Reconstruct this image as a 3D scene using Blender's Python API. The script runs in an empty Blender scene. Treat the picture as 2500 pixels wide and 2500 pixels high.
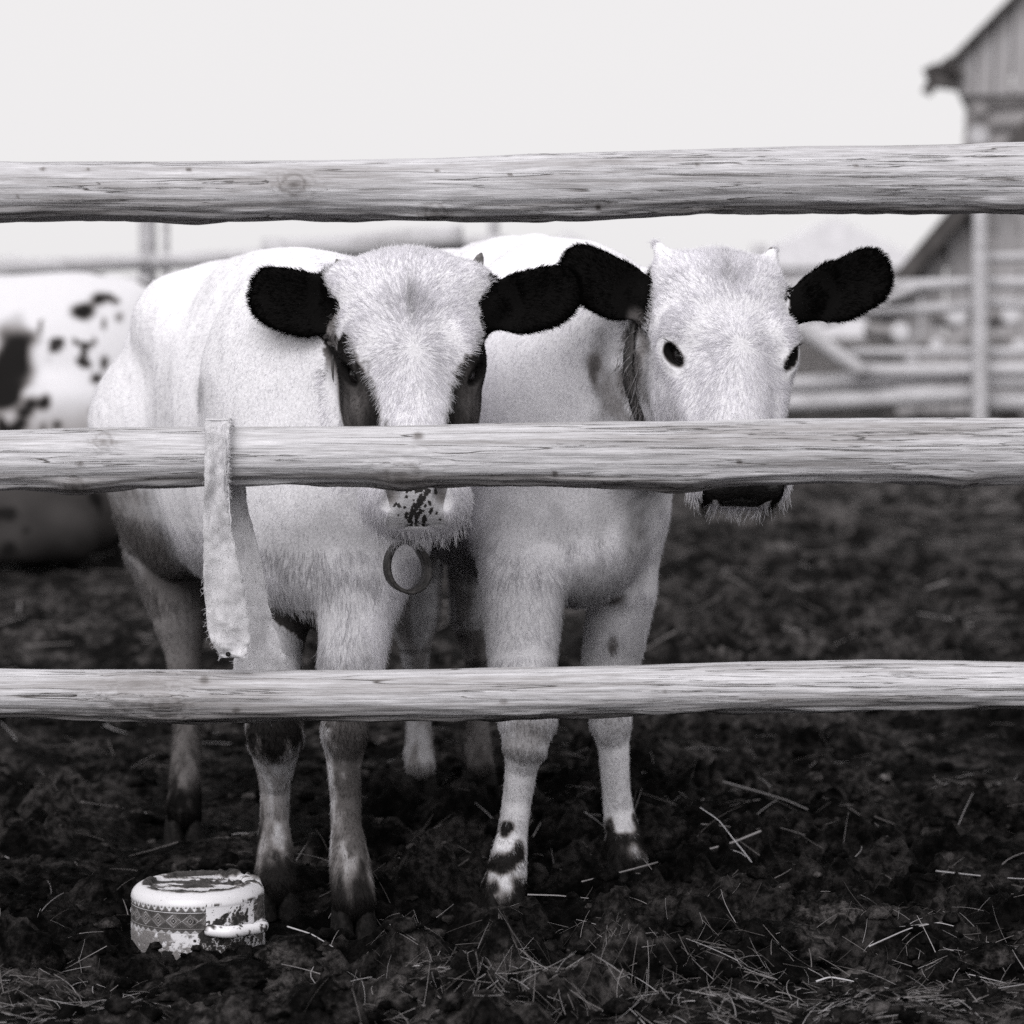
import bpy, math
import numpy as np
from mathutils import Vector, Matrix

rng = np.random.default_rng(11)
R = math.radians
scene = bpy.context.scene
COL = scene.collection

# ------------------------------------------------------------------ camera, sky, sun, exposure
F = 6700.0                       # focal length in photograph pixels (2500 px frame)
HORIZON = 820.0
CAM_H = 0.86
PITCH = math.atan((1250.0 - HORIZON) / F)

cam_data = bpy.data.cameras.new("camera")
cam = bpy.data.objects.new("camera", cam_data)
COL.objects.link(cam)
cam.location = (0.0, 0.0, CAM_H)
cam.rotation_euler = (math.pi / 2 - PITCH, 0.0, 0.0)
cam_data.sensor_width = 36.0
cam_data.lens = 36.0 * F / 2500.0
cam_data.clip_start = 0.05
cam_data.clip_end = 2000.0
cam_data.dof.use_dof = True
cam_data.dof.focus_distance = 3.80
cam_data.dof.aperture_fstop = 4.6
scene.camera = cam

world = bpy.data.worlds.new("World")
scene.world = world
world.use_nodes = True
wn, wl = world.node_tree.nodes, world.node_tree.links
wn.clear()
SUN_EL, SUN_AZ = R(39), R(200)     # azimuth: 180 = behind the camera
sky = wn.new("ShaderNodeTexSky")
sky.sky_type = 'NISHITA'
sky.sun_disc = False
sky.sun_elevation = SUN_EL
sky.sun_rotation = SUN_AZ
sky.air_density = 1.0
sky.dust_density = 4.0
bw = wn.new("ShaderNodeRGBToBW")
wl.new(sky.outputs[0], bw.inputs[0])
wmix = wn.new("ShaderNodeMix")
wmix.data_type = 'RGBA'
wmix.inputs[0].default_value = 0.95            # closed cloud cover over the clear sky
wl.new(bw.outputs[0], wmix.inputs[6])
wmix.inputs[7].default_value = (4.52, 4.44, 4.47, 1)
bg = wn.new("ShaderNodeBackground")
bg.inputs[1].default_value = 0.1
wl.new(wmix.outputs[2], bg.inputs[0])
wo = wn.new("ShaderNodeOutputWorld")
wl.new(bg.outputs[0], wo.inputs[0])

sun_data = bpy.data.lights.new("sun", 'SUN')
sun_data.energy = 1.5
sun_data.angle = R(55)
sun_data.color = (1.0, 0.98, 0.98)
sun = bpy.data.objects.new("sun", sun_data)
COL.objects.link(sun)
sun.location = (-3, -3, 8)
_sd = Vector((math.sin(SUN_AZ) * math.cos(SUN_EL), math.cos(SUN_AZ) * math.cos(SUN_EL), math.sin(SUN_EL)))
sun.rotation_euler = (-_sd).to_track_quat('-Z', 'Y').to_euler()

scene.view_settings.view_transform = 'Standard'
scene.view_settings.look = 'None'
scene.view_settings.exposure = 0.96
scene.view_settings.gamma = 1.0
scene.view_settings.use_curve_mapping = False
scene.render.engine = 'CYCLES'
scene.cycles.max_bounces = 8
scene.cycles.diffuse_bounces = 5
scene.cycles.use_denoising = False
try:
    scene.cycles_curves.shape = 'RIBBONS'
    scene.cycles_curves.subdivisions = 2
except Exception:
    pass


def at(u, v, Y):
    """World point at distance Y in front of the camera that the photograph shows at pixel (u, v) of 2500."""
    cp, sp = math.cos(PITCH), math.sin(PITCH)
    a, b = (u - 1250.0) / F, (1250.0 - v) / F
    dy = cp + b * sp
    k = Y / dy
    return np.array([a * k, Y, CAM_H + (b * cp - sp) * k])


# ------------------------------------------------------------------ numpy noise
_perm = np.random.default_rng(3).permutation(256).astype(np.int64)
_perm = np.concatenate([_perm, _perm, _perm])
_val = np.random.default_rng(4).random(256).astype(np.float32) * 2 - 1


def noise3(x, y, z=None):
    """Smooth value noise, about -1..1."""
    if z is None:
        z = np.zeros_like(x)
    xi, yi, zi = np.floor(x), np.floor(y), np.floor(z)
    fx, fy, fz = x - xi, y - yi, z - zi
    fx = fx * fx * fx * (fx * (fx * 6 - 15) + 10)
    fy = fy * fy * fy * (fy * (fy * 6 - 15) + 10)
    fz = fz * fz * fz * (fz * (fz * 6 - 15) + 10)
    X, Yy, Z = xi.astype(np.int64) & 255, yi.astype(np.int64) & 255, zi.astype(np.int64) & 255

    def h(a, b, c):
        return _val[_perm[_perm[_perm[(X + a) & 255] + ((Yy + b) & 255)] + ((Z + c) & 255)]]
    def lerp(a, b, t):
        return a + (b - a) * t
    return lerp(lerp(lerp(h(0, 0, 0), h(1, 0, 0), fx), lerp(h(0, 1, 0), h(1, 1, 0), fx), fy),
                lerp(lerp(h(0, 0, 1), h(1, 0, 1), fx), lerp(h(0, 1, 1), h(1, 1, 1), fx), fy), fz)


def fbm(x, y, z=None, oct=4, gain=0.5, lac=2.03):
    a, s = 1.0, 0.0
    if z is None:
        z = np.zeros_like(x)
    for i in range(oct):
        s = s + a * noise3(x + i * 17.3, y + i * 9.1, z + i * 5.7)
        x, y, z = x * lac, y * lac, z * lac
        a *= gain
    return s


def smooth(e0, e1, x):
    t = np.clip((x - e0) / (e1 - e0), 0, 1)
    return t * t * (3 - 2 * t)


# ------------------------------------------------------------------ helpers: meshes, tags, materials
def mesh_np(name, V, faces, tone=None, smooth_shade=True, extra=None):
    """V (n,3), faces (m,4) or (m,3) or list of both."""
    if not isinstance(faces, list):
        faces = [faces]
    me = bpy.data.meshes.new(name)
    V = np.asarray(V, np.float32)
    me.vertices.add(len(V))
    me.vertices.foreach_set("co", V.ravel())
    faces = [np.asarray(f, np.int32) for f in faces if len(f)]
    nl = sum(f.size for f in faces)
    npoly = sum(len(f) for f in faces)
    me.loops.add(nl)
    me.loops.foreach_set("vertex_index", np.concatenate([f.ravel() for f in faces]))
    me.polygons.add(npoly)
    sizes = np.concatenate([np.full(len(f), f.shape[1], np.int32) for f in faces])
    starts = np.concatenate([[0], np.cumsum(sizes)[:-1]]).astype(np.int32)
    me.polygons.foreach_set("loop_start", starts)
    me.polygons.foreach_set("use_smooth", np.full(npoly, smooth_shade, dtype=bool))
    me.update(calc_edges=True)
    if tone is not None:
        me.attributes.new("tone", 'FLOAT', 'POINT').data.foreach_set("value", np.asarray(tone, np.float32))
    if extra:
        for k, arr in extra.items():
            me.attributes.new(k, 'FLOAT', 'POINT').data.foreach_set("value", np.asarray(arr, np.float32))
    return me


def obj(name, data, mat=None, parent=None, label=None, cat=None, group=None, kind=None, loc=None):
    o = bpy.data.objects.new(name, data)
    COL.objects.link(o)
    if mat is not None and data is not None:
        data.materials.clear()
        data.materials.append(mat)
    if parent is not None:
        o.parent = parent
        if parent.parent is None:
            o.matrix_parent_inverse = Matrix.Translation(parent.location).inverted()
    if loc is not None:
        o.location = loc
    tag(o, label, cat, group, kind)
    return o


def tag(o, label=None, cat=None, group=None, kind=None):
    for k, v in (("label", label), ("category", cat), ("group", group), ("kind", kind)):
        if v:
            o[k] = v
    return o


def empty(name, loc, label, cat, group=None):
    o = bpy.data.objects.new(name, None)
    COL.objects.link(o)
    o.location = loc
    o.empty_display_size = 0.1
    return tag(o, label, cat, group)


LIGHT_TINT = (0.972, 0.960, 1.0)
DARK_TINT = (1.0, 0.93, 0.92)


class Mat:
    """Small node helper; every colour is a grey tone passed through one film tint."""
    def __init__(self, name, rough=0.8, spec=0.3):
        self.m = bpy.data.materials.new(name)
        self.m.use_nodes = True
        self.n, self.l = self.m.node_tree.nodes, self.m.node_tree.links
        self.b = self.n["Principled BSDF"]
        self.b.inputs["Roughness"].default_value = rough
        self.b.inputs["Specular IOR Level"].default_value = spec

    def node(self, t, **kw):
        x = self.n.new(t)
        for k, v in kw.items():
            setattr(x, k, v)
        return x

    def put(self, sock, v):
        if hasattr(v, "is_linked") or hasattr(v, "links"):
            self.l.new(v, sock)
        else:
            sock.default_value = v

    def math(self, op, a, b=None, c=None, clamp=False):
        x = self.node("ShaderNodeMath", operation=op, use_clamp=clamp)
        for i, v in enumerate((a, b, c)):
            if v is not None:
                self.put(x.inputs[i], v)
        return x.outputs[0]

    def attr(self, name):
        x = self.node("ShaderNodeAttribute", attribute_name=name)
        return x.outputs["Fac"]

    def coords(self, scale=(1, 1, 1), loc=(0, 0, 0)):
        tc = self.node("ShaderNodeTexCoord")
        mp = self.node("ShaderNodeMapping")
        mp.inputs["Scale"].default_value = scale
        mp.inputs["Location"].default_value = loc
        self.l.new(tc.outputs["Object"], mp.inputs["Vector"])
        return mp.outputs[0]

    def noise(self, vec, scale=1.0, detail=4.0, rough=0.55, dist=0.0):
        x = self.node("ShaderNodeTexNoise")
        self.l.new(vec, x.inputs["Vector"])
        x.inputs["Scale"].default_value = scale
        x.inputs["Detail"].default_value = detail
        x.inputs["Roughness"].default_value = rough
        x.inputs["Distortion"].default_value = dist
        return x.outputs["Fac"]

    def ramp(self, v, a, b, lo=0.0, hi=1.0):
        x = self.node("ShaderNodeMapRange", interpolation_type='SMOOTHSTEP')
        self.put(x.inputs["Value"], v)
        x.inputs["From Min"].default_value = a
        x.inputs["From Max"].default_value = b
        x.inputs["To Min"].default_value = lo
        x.inputs["To Max"].default_value = hi
        return x.outputs["Result"]

    def tone(self, v, sock=None):
        """grey tone -> tinted colour on the base colour"""
        mr = self.node("ShaderNodeMix", data_type='RGBA')
        self.put(mr.inputs[0], self.ramp(v, 0.03, 0.5))
        mr.inputs[6].default_value = (*DARK_TINT, 1)
        mr.inputs[7].default_value = (*LIGHT_TINT, 1)
        mu = self.node("ShaderNodeMix", data_type='RGBA', blend_type='MULTIPLY')
        mu.inputs[0].default_value = 1.0
        self.l.new(mr.outputs[2], mu.inputs[6])
        cc = self.node("ShaderNodeCombineColor")
        for i in range(3):
            self.put(cc.inputs[i], v)
        self.l.new(cc.outputs[0], mu.inputs[7])
        self.l.new(mu.outputs[2], sock or self.b.inputs["Base Color"])
        return mu.outputs[2]

    def bump(self, h, dist=0.002, strength=1.0):
        x = self.node("ShaderNodeBump")
        x.inputs["Strength"].default_value = strength
        x.inputs["Distance"].default_value = dist
        self.put(x.inputs["Height"], h)
        self.l.new(x.outputs[0], self.b.inputs["Normal"])
        return x


def make_materials():
    M = {}
    # weathered round rails: tone attribute carries knots, stains and painted underside shade, nodes carry the grain
    for key, base in (("wood", 0.50), ("wood_far", 0.50), ("wood_dark", 0.27)):
        m = Mat(key, 0.85, 0.2)
        fine = m.noise(m.coords((20, 480, 480)), 1.0, 5, 0.7)
        mid = m.noise(m.coords((5, 120, 120), (3, 1, 7)), 1.0, 5, 0.65, 0.5)
        broad = m.noise(m.coords((3.5, 16, 16), (9, 2, 1)), 1.0, 3, 0.5)
        crack = m.noise(m.coords((1.3, 95, 95), (5, 5, 2)), 1.0, 4, 0.6, 0.5)
        ridge = m.math('ABSOLUTE', m.math('SUBTRACT', crack, 0.5))
        crk = m.ramp(ridge, 0.0, 0.010, 0.34, 1.0)
        gate = m.ramp(m.noise(m.coords((2.3, 22, 22), (1, 8, 4)), 1.0, 2), 0.44, 0.54)
        crk = m.math('ADD', m.math('MULTIPLY', crk, gate), m.math('SUBTRACT', 1.0, gate))
        t = m.math('MULTIPLY', m.ramp(fine, 0.30, 0.70, 0.72, 1.18), m.ramp(mid, 0.28, 0.72, 0.90, 1.07))
        t = m.math('MULTIPLY', t, m.ramp(broad, 0.3, 0.7, 0.92, 1.07))
        ck2 = m.noise(m.coords((.9, 34, 34), (2, 7, 9)), 1.0, 3, 0.5, 0.25)
        r2 = m.ramp(m.math('ABSOLUTE', m.math('SUBTRACT', ck2, 0.5)), 0.0, 0.0045, 0.20, 1.0)
        g2 = m.ramp(m.noise(m.coords((1.7, 12, 12), (6, 3, 5)), 1.0, 2), 0.47, 0.52)
        crk2 = m.math('ADD', m.math('MULTIPLY', r2, g2), m.math('SUBTRACT', 1.0, g2))
        t = m.math('MULTIPLY', t, m.math('MULTIPLY', crk, crk2))
        crk = m.math('MULTIPLY', crk, crk2)
        t = m.math('MULTIPLY', t, base)
        if key == "wood":
            t = m.math('MULTIPLY', t, m.attr("tone"))
        m.tone(t)
        hgt = m.math('ADD', m.math('MULTIPLY', fine, 0.35), m.math('ADD', m.math('MULTIPLY', mid, 0.8), m.math('MULTIPLY', crk, 0.9)))
        m.bump(hgt, 0.0026, 1.0)
        M[key] = m.m
    # cut timber and boards in the background
    m = Mat("board_grey", 0.9, 0.15)
    g = m.noise(m.coords((40, 40, 4)), 1.0, 4)
    m.tone(m.math('MULTIPLY', m.ramp(g, 0.3, 0.7, 0.8, 1.15), 0.32))
    M["board"] = m.m
    m = Mat("roof_dark", 0.9, 0.15)
    g = m.noise(m.coords((6, 6, 6)), 1.0, 4)
    m.tone(m.math('MULTIPLY', m.ramp(g, 0.3, 0.7, 0.7, 1.2), 0.07))
    M["roof"] = m.m
    m = Mat("log_end", 0.9, 0.15)
    m.tone(m.ramp(m.noise(m.coords((30, 30, 30)), 1.0, 3), 0.3, 0.7, 0.42, 0.66))
    M["log_end"] = m.m
    # churned mud
    m = Mat("mud", 0.9, 0.04)
    a = m.noise(m.coords((7, 7, 7)), 1.0, 6, 0.65)
    b = m.noise(m.coords((55, 55, 55)), 1.0, 6, 0.7)
    c = m.noise(m.coords((1.1, 1.1, 1.1)), 1.0, 3)
    t = m.math('MULTIPLY', m.ramp(a, 0.42, 0.64, 0.32, 3.0), m.ramp(b, 0.38, 0.66, 0.3, 2.6))
    t = m.math('MULTIPLY', t, m.ramp(c, 0.3, 0.7, 0.75, 1.35))
    m.tone(m.math('MULTIPLY', t, m.math('MULTIPLY', m.attr("tone"), 0.0082)))
    m.bump(m.math('ADD', b, m.noise(m.coords((210, 210, 210)), 1.0, 4, 0.7)), 0.008, 0.9)
    M["mud"] = m.m
    # dry straw and hay
    m = Mat("straw", 0.8, 0.15)
    m.tone(m.attr("tone"))
    M["straw"] = m.m
    # animal skin under the fur
    m = Mat("hide", 0.85, 0.04)
    n = m.noise(m.coords((260, 260, 260)), 1.0, 3)
    m.tone(m.math('MULTIPLY', m.attr("tone"), m.ramp(n, 0.3, 0.7, 0.86, 1.08)))
    m.bump(n, 0.0015, 0.5)
    M["hide"] = m.m
    # fur fibres
    m = Mat("fur", 0.6, 0.2)
    col = m.tone(m.attr("tone"))
    tr = m.node("ShaderNodeBsdfTranslucent")
    m.l.new(col, tr.inputs["Color"])
    df = m.node("ShaderNodeBsdfDiffuse")
    m.l.new(col, df.inputs["Color"])
    mx = m.node("ShaderNodeMixShader")
    mx.inputs[0].default_value = 0.35
    m.l.new(df.outputs[0], mx.inputs[1])
    m.l.new(tr.outputs[0], mx.inputs[2])
    out = m.n["Material Output"]
    m.l.new(mx.outputs[0], out.inputs["Surface"])
    M["fur"] = m.m
    m = Mat("eye", 0.07, 0.45)
    m.b.inputs["Base Color"].default_value = (0.008, 0.007, 0.007, 1)
    M["eye"] = m.m
    m = Mat("nose_skin", 0.42, 0.4)
    n = m.noise(m.coords((300, 300, 300)), 1.0, 3)
    m.tone(m.attr("tone"))
    m.bump(n, 0.002, 0.6)
    M["nose"] = m.m
    m = Mat("horn", 0.5, 0.35)
    n = m.noise(m.coords((60, 60, 200)), 1.0, 4)
    m.tone(m.ramp(n, 0.3, 0.7, 0.06, 0.14))
    M["horn"] = m.m
    m = Mat("hoof", 0.8, 0.08)
    n = m.noise(m.coords((90, 90, 90)), 1.0, 4)
    m.tone(m.ramp(n, 0.3, 0.75, 0.005, 0.018))
    m.bump(n, 0.003, 0.8)
    M["hoof"] = m.m
    m = Mat("leather", 0.62, 0.35)
    n = m.noise(m.coords((70, 70, 70)), 1.0, 5)
    m.tone(m.ramp(n, 0.3, 0.7, 0.016, 0.06))
    m.bump(n, 0.002, 0.6)
    M["leather"] = m.m
    # burlap strap
    m = Mat("sackcloth", 0.95, 0.1)
    w1 = m.node("ShaderNodeTexWave", wave_type='BANDS', bands_direction='X')
    m.l.new(m.coords((1, 1, 1)), w1.inputs["Vector"])
    w1.inputs["Scale"].default_value = 260
    w1.inputs["Distortion"].default_value = 2.0
    w2 = m.node("ShaderNodeTexWave", wave_type='BANDS', bands_direction='Z')
    m.l.new(m.coords((1, 1, 1)), w2.inputs["Vector"])
    w2.inputs["Scale"].default_value = 220
    w2.inputs["Distortion"].default_value = 2.0
    ww = m.math('MULTIPLY', w1.outputs["Fac"], w2.outputs["Fac"])
    n = m.noise(m.coords((60, 60, 40)), 1.0, 5, 0.65)
    sp = m.noise(m.coords((420, 420, 420)), 1.0, 2)
    t = m.math('MULTIPLY', m.ramp(n, 0.3, 0.72, 0.60, 0.84), m.ramp(ww, 0.0, 0.6, 0.86, 1.05))
    t = m.math('MULTIPLY', t, m.ramp(sp, 0.28, 0.4, 0.45, 1.0))
    m.tone(t)
    m.bump(m.math('ADD', ww, n), 0.0015, 0.8)
    M["cloth"] = m.m
    # enamel pot
    m = Mat("enamel", 0.28, 0.45)
    tn = m.attr("tone")
    sp = m.noise(m.coords((240, 240, 240)), 1.0, 3)
    t = m.math('MULTIPLY', tn, m.ramp(sp, 0.26, 0.36, 0.35, 1.0))
    m.tone(t)
    m.put(m.b.inputs["Roughness"], m.ramp(tn, 0.05, 0.5, 0.85, 0.30))
    m.bump(m.math('MULTIPLY', m.noise(m.coords((160, 160, 160)), 1.0, 4), m.ramp(tn, 0.1, 0.5, 1.0, 0.0)), 0.003, 0.8)
    M["enamel"] = m.m
    m = Mat("pale_far", 0.95, 0.1)  # distance haze put into the pale tone
    n = m.noise(m.coords((2, 2, 2)), 1.0, 4)
    m.tone(m.ramp(n, 0.3, 0.7, 0.55, 0.72))
    M["pale"] = m.m
    return M


M = make_materials()

# ------------------------------------------------------------------ ground
FEET = []          # (x, y, radius): hooves press the mud flat


_pg = np.random.default_rng(15)
PITS = [(_pg.uniform(-1.0, 1.0), 3.35 + 3.2 * _pg.random() ** 1.4, _pg.uniform(.035, .060), _pg.uniform(.015, .035)) for _ in range(70)]


def ground_z(x, y, fine=True):
    x = np.asarray(x, np.float64)
    y = np.asarray(y, np.float64)
    z = 0.20 * smooth(8.0, 22.0, y) + 0.5 * smooth(30, 90, y)
    amp = 0.25 + 0.95 * smooth(-0.35, 0.55, fbm(x * 2.1, y * 2.1, oct=2))
    near = 1.0 / (1.0 + 0.10 * np.maximum(y - 6, 0))
    z = z + 0.022 * fbm(x * 1.3 + 4, y * 1.3, oct=2) + 0.030 * (np.abs(fbm(x * 4.2, y * 4.2 + 7, oct=2)) - .3) * near
    if fine:
        clod = np.abs(fbm(x * 8.5, y * 8.5, oct=3, gain=0.55))
        z = z + (0.052 * (clod - 0.35)) * amp
        small = np.abs(fbm(x * 31 + 3, y * 31 + 8, oct=2))
        z = z + 0.022 * (small - 0.3) * amp * near
        z = z + 0.004 * fbm(x * 90, y * 90, oct=2) * near
        for px_, py_, pr_, pd_ in PITS:
            dq = np.hypot((x - px_), (y - py_) * 1.1) / pr_
            z = z - pd_ * (1 - smooth(.55, 1.0, dq)) + pd_ * .35 * np.exp(-((dq - 1.15) / .22) ** 2)
    flat = np.zeros_like(z)
    for fx, fy, fr in FEET:
        flat = np.maximum(flat, 1 - smooth(fr * 0.8, fr * 2.4, np.hypot(x - fx, y - fy)))
    base = 0.20 * smooth(8.0, 22.0, y) + 0.5 * smooth(30, 90, y)
    return z * (1 - flat) + (base - 0.012) * flat


def build_ground():
    def grow(a, step, g, end):
        out = [a]
        while out[-1] < end:
            step *= g
            out.append(out[-1] + step)
        return out
    xc = list(np.arange(-1.15, 1.1501, 0.0065))
    xr = grow(xc[-1], 0.0065, 1.055, 400)[1:]
    xs = np.array([-v for v in reversed(xr)] + xc + xr)
    yc = list(np.arange(3.0, 5.9, 0.0065))
    yf = grow(yc[-1], 0.0065, 1.016, 600)[1:]
    yb = [-v for v in grow(-3.0, 0.0065, 1.09, 6.0)[1:]]
    ys = np.array(list(reversed(yb)) + yc + yf)
    X, Y = np.meshgrid(xs, ys)
    Z = ground_z(X, Y)
    far = smooth(25, 70, np.hypot(X, Y))
    Z = Z * (1 - far) + far * (0.7 * smooth(30, 90, Y) * 1.0)
    V = np.stack([X, Y, Z], -1).reshape(-1, 3)
    ny, nx = X.shape
    i = np.arange(ny - 1)[:, None] * nx + np.arange(nx - 1)[None, :]
    quads = np.stack([i, i + 1, i + 1 + nx, i + nx], -1).reshape(-1, 4)
    # mud paler with distance: haze and glancing sheen painted into the tone
    x, y = V[:, 0], V[:, 1]
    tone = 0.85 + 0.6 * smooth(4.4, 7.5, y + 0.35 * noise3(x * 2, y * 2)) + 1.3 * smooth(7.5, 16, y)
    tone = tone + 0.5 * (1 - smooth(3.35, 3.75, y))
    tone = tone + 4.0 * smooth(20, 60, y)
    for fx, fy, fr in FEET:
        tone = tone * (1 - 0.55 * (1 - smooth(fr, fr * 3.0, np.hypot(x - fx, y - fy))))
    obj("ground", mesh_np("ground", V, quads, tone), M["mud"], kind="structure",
        label="dark churned mud of the cattle yard")


# ------------------------------------------------------------------ round logs and rails
def tube(path, rads, seg=12, cap=True, ry=None, twist=None):
    """Tube along path (n,3) with radius per point; returns V, faces list."""
    P = np.asarray(path, float)
    n = len(P)
    rads = np.broadcast_to(np.asarray(rads, float), (n,))
    ry = rads if ry is None else np.broadcast_to(np.asarray(ry, float), (n,))
    T = np.gradient(P, axis=0)
    T /= np.linalg.norm(T, axis=1)[:, None] + 1e-12
    up = np.array([0, 0, 1.0]) if abs(T[0][2]) < 0.9 else np.array([0, 1.0, 0])
    A = np.cross(up, T)
    A /= np.linalg.norm(A, axis=1)[:, None] + 1e-12
    for k in range(1, n):
        if A[k] @ A[k - 1] < 0:
            A[k] = -A[k]
    B = np.cross(T, A)
    th = np.arange(seg) / seg * 2 * math.pi
    V = P[:, None, :] + rads[:, None, None] * np.cos(th)[None, :, None] * A[:, None, :] + ry[:, None, None] * np.sin(th)[None, :, None] * B[:, None, :]
    V = V.reshape(-1, 3)
    i = np.arange(n - 1)[:, None] * seg
    j = np.arange(seg)[None, :]
    j2 = (j + 1) % seg
    q = np.stack([i + j, i + j2, i + seg + j2, i + seg + j], -1).reshape(-1, 4)
    faces = [q]
    if cap:
        V = np.vstack([V, P[0], P[-1]])
        a, b = len(V) - 2, len(V) - 1
        jj = np.arange(seg)
        faces.append(np.stack([np.full(seg, a), (jj + 1) % seg, jj], -1))
        o = (n - 1) * seg
        faces.append(np.stack([np.full(seg, b), o + jj, o + (jj + 1) % seg], -1))
    return V, faces


def rough_log(name, a, b, r0, r1, mat, parent=None, seg=14, n=24, seed=0, **kw):
    a, b = np.asarray(a, float), np.asarray(b, float)
    t = np.linspace(0, 1, n)
    P = a + (b - a) * t[:, None]
    L = np.linalg.norm(b - a)
    w = 0.12 * (r0 + r1)
    P[:, 2] += w * noise3(t * L * 1.6 + seed, np.full(n, seed * 3.1))
    P[:, 1] += w * noise3(t * L * 1.6 + seed + 50, np.full(n, seed * 2.1))
    rr = (r0 + (r1 - r0) * t) * (1 + 0.08 * noise3(t * L * 4 + seed, np.full(n, seed + 9.5)))
    V, f = tube(P, rr, seg)
    V = V + 0.06 * r0 * noise3(V[:, 0] * 9, V[:, 1] * 9, V[:, 2] * 9 + seed)[:, None]
    o = P.mean(0)
    me = mesh_np(name, V - o, f)
    ob = obj(name, me, mat, None, **kw)
    ob.location = o
    if parent is not None:
        ob.parent = parent
        ob.matrix_parent_inverse = Matrix.Translation(parent.location).inverted()
    return ob


RAIL_Y = 3.64
S_ = 2500.0 / 1932.0
RAILS = [
    # top edge, bottom edge (pixels of the 1932 view)
    ([(-600, 305), (0, 308), (200, 308), (400, 308), (600, 306), (800, 303), (1000, 295), (1300, 285), (1480, 280), (1650, 279), (1800, 278), (1850, 274), (1885, 269), (1932, 273), (2500, 270)],
     [(-600, 415), (0, 417), (200, 413), (300, 416), (380, 421), (500, 416), (620, 415), (900, 418), (1000, 414), (1150, 411), (1300, 403), (1500, 400), (1932, 402), (2500, 398)]),
    ([(-600, 815), (0, 813), (130, 809), (200, 808), (640, 805), (800, 803), (1000, 798), (1300, 795), (1500, 790), (1932, 788), (2500, 786)],
     [(-600, 926), (0, 923), (100, 922), (250, 917), (400, 913), (700, 912), (870, 913), (1000, 913), (1280, 917), (1500, 908), (1932, 909), (2500, 907)]),
    ([(-600, 1264), (0, 1265), (250, 1266), (640, 1268), (900, 1265), (1200, 1258), (1400, 1252), (1650, 1248), (1932, 1252), (2500, 1250)],
     [(-600, 1350), (0, 1352), (200, 1358), (300, 1361), (600, 1360), (900, 1360), (1050, 1355), (1300, 1345), (1500, 1342), (1932, 1337), (2500, 1332)]),
]
KNOTS = [  # (rail, u, v of 2500, size m, darkness)
    (0, 722, 455, .013, .75), (0, 1062, 522, .010, .7), (0, 1460, 507, .004, .9), (0, 1245, 430, .003, .8), (0, 1068, 420, .003, .8),
    (0, 110, 415, .004, .6), (0, 220, 416, .003, .6), (0, 465, 417, .004, .7), (0, 50, 483, .003, .6), (0, 1700, 405, .003, .7), (0, 2085, 408, .003, .7),
    (1, 252, 1078, .009, .6), (1, 1020, 1064, .007, .65), (1, 197, 1132, .005, .5), (1, 1805, 1127, .004, .8), (1, 375, 1200, .006, .8), (1, 980, 1160, .016, .55), (1, 1355, 1155, .004, .8), (1, 180, 1185, .010, .7),
    (2, 400, 1725, .014, .6), (2, 493, 1664, .006, .55), (2, 1230, 1715, .005, .4), (2, 330, 1668, .022, .22), (2, 572, 1740, .006, .6), (2, 1625, 1690, .004, .4),
]


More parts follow.
